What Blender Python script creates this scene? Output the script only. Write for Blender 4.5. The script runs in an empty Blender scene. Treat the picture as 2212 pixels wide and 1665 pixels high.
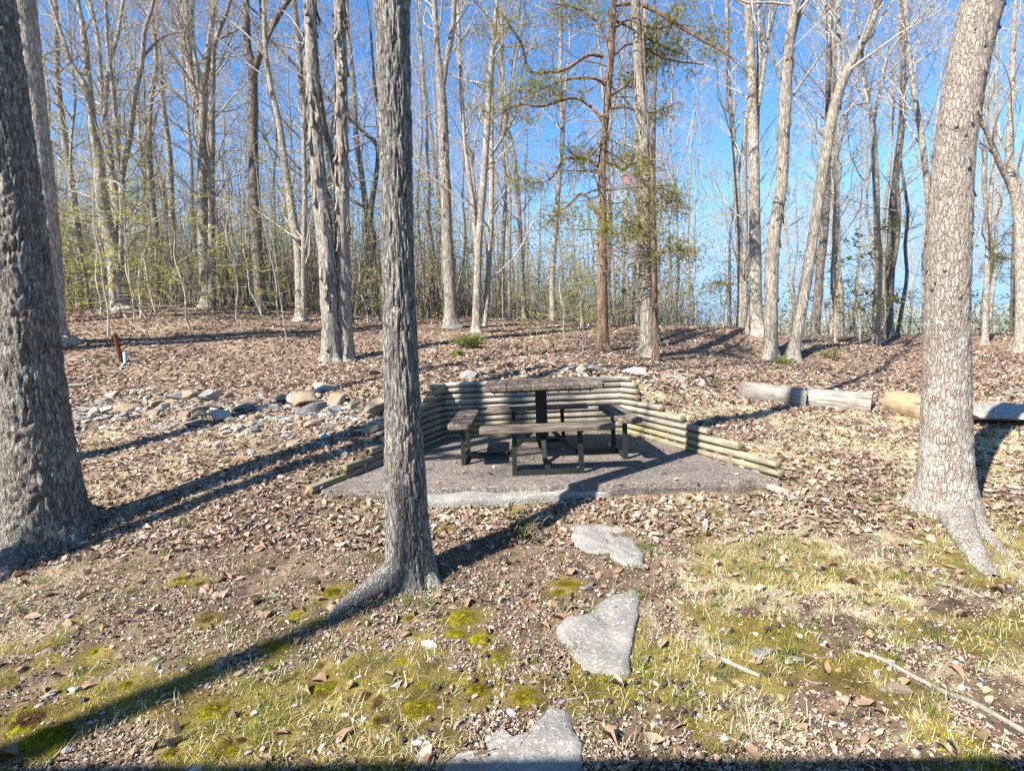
import bpy, math, random
import numpy as np
from mathutils import Matrix, Vector

S = bpy.context.scene
COL = S.collection
random.seed(7); RNG = np.random.default_rng(11)
R = math.radians

# ------------------------------------------------------------------ camera, sky, sun, exposure
CAM_Z, PITCH, ROLL, FPX = 1.1165, R(4.114), R(-2.194), 1119.0     # focal length in pixels of a 2212 px wide picture
CX, CY = 1106.0, 832.5
SUN_AZ, SUN_EL = R(48), R(44)          # shadows fall towards +X +Y at this azimuth
fw = np.array([0, math.cos(PITCH), -math.sin(PITCH)])
_u0 = np.array([0, math.sin(PITCH), math.cos(PITCH)]); _r0 = np.array([1.0, 0, 0])
rt = math.cos(ROLL)*_r0 + math.sin(ROLL)*_u0
up = -math.sin(ROLL)*_r0 + math.cos(ROLL)*_u0
EYE = np.array([0, 0, CAM_Z])
cam = bpy.data.objects.new("camera", bpy.data.cameras.new("camera")); COL.objects.link(cam)
cam.data.sensor_fit = 'HORIZONTAL'; cam.data.sensor_width = 36.0; cam.data.lens = 36.0*FPX/2212
cam.data.clip_start = 0.05; cam.data.clip_end = 3000
m = Matrix.Identity(4)
for i in range(3):
    m[i][0], m[i][1], m[i][2], m[i][3] = rt[i], up[i], -fw[i], EYE[i]
cam.matrix_world = m
S.camera = cam

W_ = bpy.data.worlds.new("World"); S.world = W_; W_.use_nodes = True
wn = W_.node_tree.nodes; wl = W_.node_tree.links
sky = wn.new('ShaderNodeTexSky'); sky.sky_type = 'NISHITA'; sky.sun_disc = False
sky.sun_elevation = SUN_EL; sky.sun_rotation = SUN_AZ + math.pi
sky.altitude = 300; sky.air_density = 1.0; sky.dust_density = 0.1; sky.ozone_density = 3.5
hsv = wn.new('ShaderNodeHueSaturation'); hsv.inputs['Saturation'].default_value = 1.2
wl.new(sky.outputs[0], hsv.inputs['Color']); capc = wn.new('ShaderNodeMix'); capc.data_type = 'RGBA'; capc.blend_type = 'DARKEN'; capc.inputs[0].default_value = 1.0; capc.inputs[7].default_value = (1.7, 3.0, 4.7, 1)   # keeps the clear sky blue down to the horizon
wl.new(hsv.outputs[0], capc.inputs[6]); wl.new(capc.outputs[2], wn['Background'].inputs[0]); wn['Background'].inputs[1].default_value = 0.112

SHD = np.array([math.sin(SUN_AZ)*math.cos(SUN_EL), math.cos(SUN_AZ)*math.cos(SUN_EL), -math.sin(SUN_EL)])
sd = bpy.data.lights.new("sun", 'SUN'); sd.energy = 5.0; sd.angle = R(0.5); sd.color = (1.0, 0.95, 0.86)
sun = bpy.data.objects.new("sun", sd); COL.objects.link(sun)
sun.rotation_euler = Vector(SHD).to_track_quat('-Z', 'Y').to_euler(); sun.location = (-20, -20, 30)
S.view_settings.view_transform = 'Standard'; S.view_settings.look = 'None'
S.view_settings.gamma = 1; S.view_settings.exposure = 1.42
S.cycles.use_denoising = False
S.cycles.max_bounces = 6; S.cycles.diffuse_bounces = 2; S.cycles.glossy_bounces = 2
S.cycles.transmission_bounces = 2; S.cycles.transparent_max_bounces = 4

# ------------------------------------------------------------------ helpers
def Wd(x, y, d):
    """picture position -> world point at forward distance d"""
    v = fw*FPX + rt*(x-CX) - up*(y-CY); v = v/v[1]
    return EYE + v*d
def wid(w, P):
    return w*((P-EYE)@fw)/FPX
def vhash(ix, iy, iz, seed):
    h = (ix.astype(np.uint32)*np.uint32(374761393) + iy.astype(np.uint32)*np.uint32(668265263)
         + iz.astype(np.uint32)*np.uint32(2246822519) + np.uint32((seed*3266489917) & 0xffffffff))
    h = (h ^ (h >> np.uint32(13)))*np.uint32(1274126177); h = h ^ (h >> np.uint32(16))
    return (h & np.uint32(0xffffff)).astype(np.float64)/16777215.0
def noise3(P, seed=0):
    P = np.asarray(P, float); I = np.floor(P).astype(np.int64); F = P-I; F = F*F*(3-2*F)
    out = 0
    for dx in (0, 1):
        wx = F[:, 0] if dx else 1-F[:, 0]
        for dy in (0, 1):
            wy = F[:, 1] if dy else 1-F[:, 1]
            for dz in (0, 1):
                wz = F[:, 2] if dz else 1-F[:, 2]
                out = out + wx*wy*wz*vhash(I[:, 0]+dx, I[:, 1]+dy, I[:, 2]+dz, seed)
    return out
def fbm(P, oct=3, seed=0):
    P = np.asarray(P, float); a, s, o = .5, 0, 0.0
    for i in range(oct):
        o = o + a*noise3(P*2**i, seed+i*17); s += a; a *= .5
    return o/s
def n2(x, y, f, seed=0, oct=2):
    return fbm(np.stack([x*f, y*f, np.full_like(x, 3.7)], -1), oct, seed)
def sstep(a, b, x):
    t = np.clip((x-a)/(b-a), 0, 1); return t*t*(3-2*t)

def make_obj(name, V, quads=None, tris=None, mats=(), parent=None, smooth=True, col=None, midx=None, loc=None):
    V = np.asarray(V, np.float32).reshape(-1, 3)
    Q = np.zeros((0, 4), np.int32) if quads is None else np.asarray(quads, np.int32).reshape(-1, 4)
    T = np.zeros((0, 3), np.int32) if tris is None else np.asarray(tris, np.int32).reshape(-1, 3)
    me = bpy.data.meshes.new(name)
    me.vertices.add(len(V)); me.vertices.foreach_set('co', V.ravel())
    nl = Q.size+T.size
    me.loops.add(nl); me.loops.foreach_set('vertex_index', np.concatenate([Q.ravel(), T.ravel()]))
    me.polygons.add(len(Q)+len(T))
    st = np.concatenate([np.arange(len(Q))*4, Q.size+np.arange(len(T))*3]).astype(np.int32)
    me.polygons.foreach_set('loop_start', st)
    me.polygons.foreach_set('use_smooth', np.full(len(Q)+len(T), smooth))
    for mt in (mats if isinstance(mats, (list, tuple)) else [mats]): me.materials.append(mt)
    if midx is not None: me.polygons.foreach_set('material_index', np.asarray(midx, np.int32))
    if col is not None:
        a = me.attributes.new('col', 'FLOAT_COLOR', 'POINT')
        c = np.ones((len(V), 4), np.float32); c[:, :3] = col; a.data.foreach_set('color', c.ravel())
    me.update(calc_edges=True); me.validate()
    o = bpy.data.objects.new(name, me); COL.objects.link(o)
    if parent is not None: o.parent = parent
    if loc is not None: o.location = loc
    return o
def tag(o, label=None, cat=None, group=None, kind=None):
    if label: o['label'] = label
    if cat: o['category'] = cat
    if group: o['group'] = group
    if kind: o['kind'] = kind
    return o
def empty(name, loc, label, cat, group=None, rz=0):
    o = bpy.data.objects.new(name, None); COL.objects.link(o); o.location = loc; o.rotation_euler = (0, 0, rz)
    o.empty_display_size = .2
    return tag(o, label, cat, group)
def copy_tree(o, loc, rz=0, sc=1, label=None, group=None, tilt=(0, 0)):
    c = o.copy(); COL.objects.link(c); c.location = loc; c.rotation_euler = (tilt[0], tilt[1], rz)
    c.scale = (sc, sc, sc) if not isinstance(sc, tuple) else sc
    if label: c['label'] = label
    if group: c['group'] = group
    for ch in list(o.children):
        d = ch.copy(); COL.objects.link(d); d.parent = c
    return c

class MB:
    """collects pieces into one mesh"""
    def __init__(s): s.V = []; s.Q = []; s.T = []; s.C = []; s.n = 0
    def add(s, V, Q=None, T=None, C=None):
        V = np.asarray(V, float).reshape(-1, 3)
        if Q is not None and len(Q): s.Q.append(np.asarray(Q).reshape(-1, 4)+s.n)
        if T is not None and len(T): s.T.append(np.asarray(T).reshape(-1, 3)+s.n)
        s.V.append(V); s.n += len(V)
        if C is not None: s.C.append(np.broadcast_to(C, V.shape))
    def box(s, c, size, rz=0, bev=0.0, rot=None):
        x, y, z = [v/2 for v in size]; b = bev
        V = []; 
        for sz in (-1, 1):
            for k, (sx, sy) in enumerate(((-1, -1), (1, -1), (1, 1), (-1, 1))):
                V.append((sx*(x-b), sy*(y-b), sz*z))
        if b > 0:                                             # chamfered box: 8 verts per ring, 4 rings
            ring = lambda i, zz: [(-x+b+i*0, -y+ (0 if i == 0 else 0), zz)]
            def oct_(xx, yy, bb, zz):
                return [(-xx+bb, -yy, zz), (xx-bb, -yy, zz), (xx, -yy+bb, zz), (xx, yy-bb, zz), (xx-bb, yy, zz), (-xx+bb, yy, zz), (-xx, yy-bb, zz), (-xx, -yy+bb, zz)]
            V = oct_(x-b, y-b, b, -z)+oct_(x, y, b, -z+b)+oct_(x, y, b, z-b)+oct_(x-b, y-b, b, z)
            Q = [(r*8+i, r*8+(i+1) % 8, (r+1)*8+(i+1) % 8, (r+1)*8+i) for r in range(3) for i in range(8)]
            Q += [(24, 25, 26, 27), (24, 27, 28, 31), (28, 29, 30, 31), (3, 2, 1, 0), (7, 4, 3, 0), (7, 6, 5, 4)]
        else:
            Q = [(0, 3, 2, 1), (4, 5, 6, 7), (0, 1, 5, 4), (1, 2, 6, 5), (2, 3, 7, 6), (3, 0, 4, 7)]
        V = np.array(V, float)
        if rot is not None: V = V@np.array(rot).T
        ca, sa = math.cos(rz), math.sin(rz)
        V = np.stack([V[:, 0]*ca-V[:, 1]*sa, V[:, 0]*sa+V[:, 1]*ca, V[:, 2]], -1)+np.array(c)
        s.add(V, Q)
    def bar(s, a, b, w, h):
        a = np.array(a, float); b = np.array(b, float); t = (b-a); L = np.linalg.norm(t); t /= L
        side = np.cross(t, (0, 0, 1.0)); 
        if np.linalg.norm(side) < 1e-3: side = np.array([1.0, 0, 0])
        side /= np.linalg.norm(side); u = np.cross(side, t)
        s.box((a+b)/2, (L, w, h), rot=np.stack([t, side, u], -1))
    def tubes(s, P, rad, k=5, C=None, cap=True):
        """P (N,n,3) paths, rad (N,n)"""
        P = np.asarray(P, float); rad = np.asarray(rad, float); N, n, _ = P.shape
        t = np.gradient(P, axis=1); t /= np.linalg.norm(t, axis=2, keepdims=True)+1e-9
        mt = np.abs(t.mean(1)); ref = np.eye(3)[np.argmin(mt, 1)][:, None, :]
        a = np.cross(t, np.broadcast_to(ref, t.shape)); a /= np.linalg.norm(a, axis=2, keepdims=True)+1e-9
        b = np.cross(t, a)
        th = np.arange(k)*2*np.pi/k
        V = P[:, :, None, :]+rad[:, :, None, None]*(np.cos(th)[None, None, :, None]*a[:, :, None, :]+np.sin(th)[None, None, :, None]*b[:, :, None, :])
        i = np.arange(n-1)[:, None]*k; j = np.arange(k)[None, :]; j2 = (j+1) % k
        q = np.stack([i+j, i+j2, i+k+j2, i+k+j], -1).reshape(-1, 4)
        Q = (q[None]+(np.arange(N)*n*k)[:, None, None]).reshape(-1, 4)
        if C is not None: C = np.repeat(np.broadcast_to(np.asarray(C, float), (N, 3)), n*k, 0)
        s.add(V.reshape(-1, 3), Q, None, C)
    def build(s, name, mats, parent=None, smooth=True, loc=None, off=None):
        V = np.concatenate(s.V) if s.V else np.zeros((0, 3))
        if off is not None: V = V-np.asarray(off)
        return make_obj(name, V, np.concatenate(s.Q) if s.Q else None, np.concatenate(s.T) if s.T else None, mats, parent, smooth,
                        np.concatenate(s.C) if s.C else None, loc=loc)

def resample(P, m):
    """Catmull-Rom through the rows of P (any width), m points"""
    P = np.asarray(P, float); n = len(P)
    if n < 3:
        t = np.linspace(0, 1, m)[:, None]; return P[0]*(1-t)+P[-1]*t
    E = np.vstack([2*P[0]-P[1], P, 2*P[-1]-P[-2]])
    L = np.concatenate([[0], np.cumsum(np.linalg.norm(np.diff(P[:, :3], axis=0), axis=1))])
    s = np.linspace(0, L[-1], m); k = np.clip(np.searchsorted(L, s, 'right')-1, 0, n-2)
    t = ((s-L[k])/(L[k+1]-L[k]+1e-9))[:, None]
    p0, p1, p2, p3 = E[k], E[k+1], E[k+2], E[k+3]
    return .5*((2*p1)+(-p0+p2)*t+(2*p0-5*p1+4*p2-p3)*t*t+(-p0+3*p1-3*p2+p3)*t**3)

# ------------------------------------------------------------------ materials
def newmat(name, rough=.9, spec=.15):
    mt = bpy.data.materials.new(name); mt.use_nodes = True; nt = mt.node_tree
    b = nt.nodes['Principled BSDF']; b.inputs['Roughness'].default_value = rough; b.inputs['Specular IOR Level'].default_value = spec
    return mt, nt, b
def nd(nt, t, **kw):
    n = nt.nodes.new('ShaderNode'+t)
    for k, v in kw.items():
        if k in n.inputs: n.inputs[k].default_value = v
        else: setattr(n, k, v)
    return n
def coords(nt, sc):
    tc = nd(nt, 'TexCoord'); mp = nd(nt, 'Mapping'); mp.inputs['Scale'].default_value = sc
    nt.links.new(tc.outputs['Object'], mp.inputs['Vector']); return mp.outputs[0]
def ramp(nt, fac, stops):
    r = nd(nt, 'ValToRGB'); e = r.color_ramp.elements
    while len(e) < len(stops): e.new(.5)
    for i, (p, c) in enumerate(stops):
        e[i].position = p; e[i].color = (*c, 1) if not np.isscalar(c) else (c, c, c, 1)
    nt.links.new(fac, r.inputs[0]); return r.outputs[0]
def mixc(nt, f, a, b, mode='MIX'):
    x = nd(nt, 'Mix', data_type='RGBA', blend_type=mode)
    for s, v in ((x.inputs[0], f), (x.inputs[6], a), (x.inputs[7], b)):
        if isinstance(v, bpy.types.NodeSocket): nt.links.new(v, s)
        else: s.default_value = v if np.isscalar(v) else (*v, 1)
    return x.outputs[2]
def noise(nt, v, sc, det=4, rough=.6, dist=0):
    n = nd(nt, 'TexNoise', Scale=sc, Detail=det, Roughness=rough, Distortion=dist); nt.links.new(v, n.inputs['Vector']); return n.outputs[0]
def bump(nt, b, h, st=.5, dist=.02):
    x = nd(nt, 'Bump', Strength=st, Distance=dist); nt.links.new(h, x.inputs['Height']); nt.links.new(x.outputs[0], b.inputs['Normal'])

def bark(name, dark, lightc, lichen, lam=.5, sx=26, sz=5, lsc=9, st=.9, patch=.5, lowz=None, crk=.13, dkm=.7):
    mt, nt, b = newmat(name, .95, .1)
    v = coords(nt, (sx, sx, sz)); v1 = coords(nt, (1, 1, 1))
    n1 = noise(nt, v, 1.0, 5, .65, 1.2)
    vo = nd(nt, 'TexVoronoi', feature='DISTANCE_TO_EDGE', Scale=1.1)
    wv = nd(nt, 'VectorMath', operation='ADD'); ns = nd(nt, 'TexNoise', Scale=1.4, Detail=3.0); nt.links.new(v, ns.inputs['Vector'])
    nt.links.new(v, wv.inputs[0]); nt.links.new(ns.outputs['Color'], wv.inputs[1]); nt.links.new(wv.outputs[0], vo.inputs['Vector'])
    cr = ramp(nt, vo.outputs['Distance'], [(0, 0), (crk, 1)])
    base = ramp(nt, n1, [(.3, dark), (.5, tuple(.5*(x+y) for x, y in zip(dark, lightc))), (.68, lightc)])
    base = mixc(nt, cr, mixc(nt, dkm, base, dark), base)
    # lichen: crusty patches
    p = noise(nt, v1, lsc, 6, .75, .4); q = noise(nt, v1, lsc*.28, 2, .5)
    ad = nd(nt, 'Math', operation='MULTIPLY_ADD'); nt.links.new(p, ad.inputs[0]); ad.inputs[1].default_value = .55
    ml = nd(nt, 'Math', operation='MULTIPLY'); nt.links.new(q, ml.inputs[0]); ml.inputs[1].default_value = patch; nt.links.new(ml.outputs[0], ad.inputs[2])
    th_ = (.55+patch)*.5+.135-.26*lam; src = ad.outputs[0]
    if lowz:                                                   # lichen grows thickest near the foot
        sp_ = nd(nt, 'SeparateXYZ'); nt.links.new(v1, sp_.inputs[0]); mr = nd(nt, 'MapRange'); mr.inputs[1].default_value = lowz[0]; mr.inputs[2].default_value = lowz[1]
        mr.inputs[3].default_value = lowz[2]; mr.inputs[4].default_value = 0.0; nt.links.new(sp_.outputs[2], mr.inputs[0]); ah = nd(nt, 'Math', operation='ADD'); nt.links.new(src, ah.inputs[0]); nt.links.new(mr.outputs[0], ah.inputs[1]); src = ah.outputs[0]
    lm = ramp(nt, src, [(max(.02, th_), 0), (max(.06, th_+.04), 1)])
    base = mixc(nt, lm, base, mixc(nt, noise(nt, v1, 60, 3), tuple(x*.7 for x in lichen), lichen))
    # broad tone change
    base = mixc(nt, .5, base, ramp(nt, noise(nt, v1, 1.1, 3), [(.3, .74), (.7, 1.0)]), 'MULTIPLY')
    nt.links.new(base, b.inputs['Base Color'])
    hs = nd(nt, 'Math', operation='MULTIPLY_ADD'); nt.links.new(cr, hs.inputs[0]); hs.inputs[1].default_value = .5; nt.links.new(n1, hs.inputs[2])
    bump(nt, b, hs.outputs[0], st, .025)
    return mt
def colmat(name, rough=.9, transl=0.0, var=.35, nsc=40, bm=0):
    """colour from the mesh's own 'col' attribute, with fine variation"""
    mt, nt, b = newmat(name, rough, .12)
    at = nd(nt, 'Attribute', attribute_name='col')
    v = coords(nt, (1, 1, 1)); n = noise(nt, v, nsc, 4)
    c = mixc(nt, 1.0, at.outputs['Color'], ramp(nt, n, [(.3, 1-var), (.7, 1+var*.3)]), 'MULTIPLY')
    nt.links.new(c, b.inputs['Base Color'])
    if bm: bump(nt, b, n, bm, .02)
    if transl:
        t = nd(nt, 'BsdfTranslucent'); nt.links.new(c, t.inputs['Color']); mx = nd(nt, 'MixShader'); mx.inputs[0].default_value = transl
        nt.links.new(b.outputs[0], mx.inputs[1]); nt.links.new(t.outputs[0], mx.inputs[2]); nt.links.new(mx.outputs[0], nt.nodes['Material Output'].inputs[0])
    return mt
def flat(name, c, rough=.8, var=.3, sc=(8, 8, 8), spec=.2, bm=.3, stops=None):
    mt, nt, b = newmat(name, rough, spec)
    n = noise(nt, coords(nt, sc), 1.0, 6, .65, .3)
    cc = ramp(nt, n, stops or [(.3, tuple(x*(1-var) for x in c)), (.7, tuple(min(1, x*(1+var*.6)) for x in c))])
    nt.links.new(cc, b.inputs['Base Color']); bump(nt, b, n, bm, .01); return mt
def wood(name, a, bcol, dark, sx=2.5, sr=60, green=0.0):
    """weathered wood, grain along local X"""
    mt, nt, b = newmat(name, .85, .15)
    v = coords(nt, (sx, sr, sr)); v1 = coords(nt, (1, 1, 1))
    n = noise(nt, v, 1.0, 6, .65, .25)
    c = ramp(nt, n, [(.32, dark), (.46, a), (.66, bcol)])
    bl = noise(nt, v1, 6, 4, .6)
    c = mixc(nt, .55, c, ramp(nt, bl, [(.34, .35), (.58, 1.0)]), 'MULTIPLY')
    oi = nd(nt, 'ObjectInfo'); c = mixc(nt, 1.0, c, ramp(nt, oi.outputs['Random'], [(0, .68), (1, 1.08)]), 'MULTIPLY')
    if green:
        c = mixc(nt, ramp(nt, noise(nt, v1, 4, 3), [(.55-green*.2, 0), (.75-green*.2, .75)]), c, (.26, .25, .07))
    nt.links.new(c, b.inputs['Base Color']); bump(nt, b, n, .5, .008); return mt
MAT = {}
MAT['bark_oak'] = bark('bark_oak', (.10, .088, .078), (.60, .545, .485), (.48, .495, .45), .18, 62, 8, 24, patch=.35, lowz=(.05, .4, .03), crk=.16)
MAT['bark_block'] = bark('bark_block', (.085, .07, .06), (.46, .405, .35), (.43, .43, .38), .3, 34, 9, 16, patch=.4, lowz=(.05, .5, .0), crk=.16, dkm=.6)
MAT['bark_hickory'] = bark('bark_hickory', (.25, .205, .175), (.50, .425, .365), (.60, .58, .51), .24, 46, 12, 30, patch=.3, lowz=(.6, 2.6, .07), crk=.12, dkm=.35)
MAT['bark_shag'] = bark('bark_shag', (.14, .118, .095), (.58, .51, .43), (.46, .46, .41), .2, 24, 3, 10)
MAT['bark_grey'] = bark('bark_grey', (.19, .16, .13), (.62, .54, .45), (.54, .53, .46), .3, 20, 5, 12)
MAT['bark_dark'] = bark('bark_dark', (.085, .07, .058), (.38, .32, .265), (.36, .36, .31), .2, 20, 5, 10)
MAT['bark_cedar'] = bark('bark_cedar', (.13, .075, .05), (.42, .29, .21), (.45, .40, .33), .08, 30, 1.6, 7)
MAT['twig'] = flat('twig', (.46, .40, .34), .9, .45, (3, 3, 3), .1, 0)
MAT['twig_dark'] = flat('twig_dark', (.26, .19, .15), .9, .4, (3, 3, 3), .1, 0)
MAT['bud'] = colmat('bud', .8, .45, .3, 3)
MAT['leaf'] = colmat('leaf', .75, .45, .35, 3)
MAT['needle'] = colmat('needle', .8, .45, .3, 5)
MAT['litter'] = colmat('litter', .85, .12, .3, 30)
MAT['straw'] = colmat('straw', .8, .25, .2, 20)
MAT['moss'] = colmat('moss', .95, .25, .3, 60)
MAT['rockcol'] = colmat('rock', .9, 0, .45, 14, .5)
MAT['shell'] = flat('shell', (.055, .038, .032), .55, .4, (60, 60, 60), .4, .3)
MAT['wood_log'] = wood('weathered_log', (.31, .27, .22), (.52, .465, .39), (.10, .08, .06), 2.2, 46)
MAT['wood_log_green'] = wood('mossy_log', (.26, .225, .165), (.42, .375, .29), (.085, .068, .045), 2.2, 46, .3)
MAT['log_end'] = flat('log_end', (.27, .22, .13), .9, .5, (40, 40, 40), .1, .6)
MAT['wood_table'] = wood('table_plank', (.13, .095, .075), (.29, .24, .20), (.035, .025, .02), 3, 60)
MAT['wood_bench'] = wood('bench_plank', (.165, .125, .10), (.31, .255, .21), (.05, .035, .028), 3, 60)
MAT['steel'] = flat('dark_green_steel', (.014, .018, .015), .55, .3, (20, 20, 20), .4, .1)
MAT['beam'] = wood('old_beam', (.27, .24, .20), (.42, .385, .335), (.10, .085, .07), 3, 40)
MAT['beam_tan'] = wood('tan_beam', (.45, .32, .18), (.62, .47, .29), (.25, .17, .09), 3, 40)
MAT['rust'] = flat('rusty_steel', (.15, .06, .035), .9, .5, (12, 12, 25), .1, .4)
MAT['pipe'] = flat('pale_blue_plastic', (.20, .32, .42), .5, .15, (8, 8, 8), .4, .05)
MAT['pink'] = flat('pink_plastic', (.50, .24, .30), .6, .2, (9, 9, 9), .3, .05)
MAT['stick'] = flat('bare_stick', (.25, .23, .19), .9, .5, (14, 14, 14), .1, .5)
MAT['shingle'] = flat('brown_shingle', (.12, .09, .07), .9, .4, (6, 6, 6), .1, .5)

def concrete():
    mt, nt, b = newmat('aggregate_concrete', .9, .2)
    v = coords(nt, (1, 1, 1))
    vo = nd(nt, 'TexVoronoi', Scale=75.0); nt.links.new(v, vo.inputs['Vector'])
    peb = ramp(nt, vo.outputs['Color'], [(0, (.13, .105, .09)), (.5, (.26, .215, .185)), (.9, (.42, .365, .32)), (1, (.6, .55, .5))])
    ed = ramp(nt, vo.outputs['Distance'], [(.25, 1), (.55, .55)])
    c = mixc(nt, .8, peb, ed, 'MULTIPLY')
    c = mixc(nt, .75, c, ramp(nt, noise(nt, v, 2.2, 6, .65), [(.32, .45), (.66, 1.0)]), 'MULTIPLY')
    st = noise(nt, coords(nt, (.6, 14, 14)), 1.0, 4, .6)
    c = mixc(nt, .3, c, ramp(nt, st, [(.35, .5), (.6, 1.0)]), 'MULTIPLY')
    nt.links.new(c, b.inputs['Base Color']); bump(nt, b, ed, .35, .006); return mt
MAT['concrete'] = concrete()
def stone(name, a, bcol, spk):
    mt, nt, b = newmat(name, .92, .15); v = coords(nt, (1, 1, 1))
    n = noise(nt, v, 5, 7, .7, .3); f = noise(nt, v, 55, 4, .7)
    c = ramp(nt, n, [(.3, a), (.7, bcol)])
    c = mixc(nt, ramp(nt, f, [(.52, 0), (.62, .85)]), c, spk)
    c = mixc(nt, ramp(nt, noise(nt, v, 90, 3, .7), [(.58, 0), (.68, .7)]), c, (.10, .09, .085))
    nt.links.new(c, b.inputs['Base Color']); bump(nt, b, f, .7, .02); return mt
MAT['stone'] = stone('grey_fieldstone', (.16, .148, .132), (.30, .282, .255), (.40, .385, .35))
MAT['stone_tan'] = stone('tan_fieldstone', (.36, .25, .15), (.52, .40, .28), (.60, .52, .42))
def ground_mat():
    mt, nt, b = newmat('forest_soil', .97, .08)
    at = nd(nt, 'Attribute', attribute_name='col'); v = coords(nt, (1, 1, 1))
    n = noise(nt, v, 26, 6, .75, .5); vo = nd(nt, 'TexVoronoi', Scale=16.0, Randomness=1.0); nt.links.new(v, vo.inputs['Vector'])
    c = mixc(nt, .8, at.outputs['Color'], ramp(nt, n, [(.32, .4), (.5, .85), (.68, 1.25)]), 'MULTIPLY')
    c = mixc(nt, .45, c, mixc(nt, 1.0, at.outputs['Color'], ramp(nt, vo.outputs['Color'], [(.2, .4), (.8, 1.5)]), 'MULTIPLY'))
    nt.links.new(c, b.inputs['Base Color']); bump(nt, b, n, .6, .03); return mt
MAT['soil'] = ground_mat()

# ------------------------------------------------------------------ terrain
_ctl = [(-3, 1.7, -.31), (0, 1.7, -.30), (3, 1.7, -.33), (0, 0, -.38), (-4, 0, -.38), (4, 0, -.42), (0, -6, -.5), (-10, -6, -.5), (10, -6, -.6),
        (-.66, 3.0, -.25), (3.1, 3.67, -.2), (-3.54, 3.81, -.2), (-1.6, 4.05, -.06), (0, 3.9, -.165), (2.0, 3.85, -.15), (1.2, 3.0, -.24), (-1.8, 3.2, -.2),
        (-1.8, 4.2, .0), (-1.62, 4.8, .12), (-1.42, 5.4, .26), (-1.25, 5.9, .38), (-1.09, 6.4, .50), (-.98, 6.78, .68), (2.32, 4.1, -.05), (2.10, 4.75, .12), (1.91, 5.38, .27), (1.76, 5.9, .38), (1.61, 6.4, .49), (1.52, 6.78, .68),
        (.3, 6.75, .71), (.3, 7.4, .80), (-.8, 7.4, .76), (1.5, 7.4, .72), (-4.75, 7.5, .57), (-3.4, 5.4, .15), (-2.8, 6.5, .45), (-5, 4.8, 0), (-7, 7.5, .6), (-7.5, 5, .05), (-6, 3, -.25),
        (3.86, 7.5, .24), (3.2, 5.5, .03), (5, 5, -.02), (5.6, 7.2, .18), (7.5, 5, -.08), (9, 8, .2), (5.5, 2, -.36), (2.9, 9, .62), (-2, 9, .9),
        (-45, 60, 10), (-20, 60, 8.8), (0, 60, 5.2), (20, 60, -1), (45, 60, -5), (60, 40, -4), (0, 110, 6), (-60, 110, 15), (60, 110, -14), (20, 110, -6),
        (-300, 300, 8), (0, 300, -12), (300, 300, -26), (-300, -50, 4), (300, -50, -12), (0, -300, -6), (-15, -20, -.6), (15, -20, -1), (30, 20, -.5), (20, 13, .2), (-25, 12, 1.6)]
_tb = [(730, 782, 10), (265, 670, 14), (452, 663, 15), (563, 676, 14.5), (650, 692, 14), (125, 742, 9.5), (1665, 775, 12), (1712, 778, 12), (1895, 753, 17), (1925, 725, 19), (1302, 756, 11), (975, 710, 14),
       (1030, 718, 13.5), (1400, 770, 10.8), (1630, 715, 13.5), (2200, 720, 16), (350, 640, 25), (900, 668, 24), (1150, 690, 22), (1480, 715, 22), (1750, 730, 22), (-150, 680, 18), (2130, 745, 15), (600, 650, 26)]
_C = np.array(_ctl+[tuple(Wd(*t)) for t in _tb])
def _rk(A, B): return np.sqrt(((A[:, None, :2]-B[None, :, :2])**2).sum(-1)+.3)
_n = len(_C); _A = np.zeros((_n+3, _n+3)); _A[:_n, :_n] = _rk(_C, _C); _A[:_n, _n] = 1; _A[:_n, _n+1:] = _C[:, :2]
_A[_n:, :_n] = _A[:_n, _n:].T
_wt = np.linalg.solve(_A, np.concatenate([_C[:, 2], [0, 0, 0]]))
def H(x, y, detail=True):
    x = np.atleast_1d(np.asarray(x, float)); y = np.atleast_1d(np.asarray(y, float)); out = np.empty_like(x)
    for i in range(0, len(x), 40000):
        P = np.stack([x[i:i+40000], y[i:i+40000]], -1)
        out[i:i+40000] = _rk(P, _C)@_wt[:_n]+_wt[_n]+P@_wt[_n+1:]
    if detail:
        d = np.hypot(x, y)
        out = out+(n2(x, y, 2.2, 1)-.5)*.05+(n2(x, y, 9, 2)-.5)*.022*(d < 12)+(n2(x, y, .5, 3)-.5)*.14*sstep(8, 14, d)
    return out
def H1(x, y): return float(H([x], [y])[0])
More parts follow.
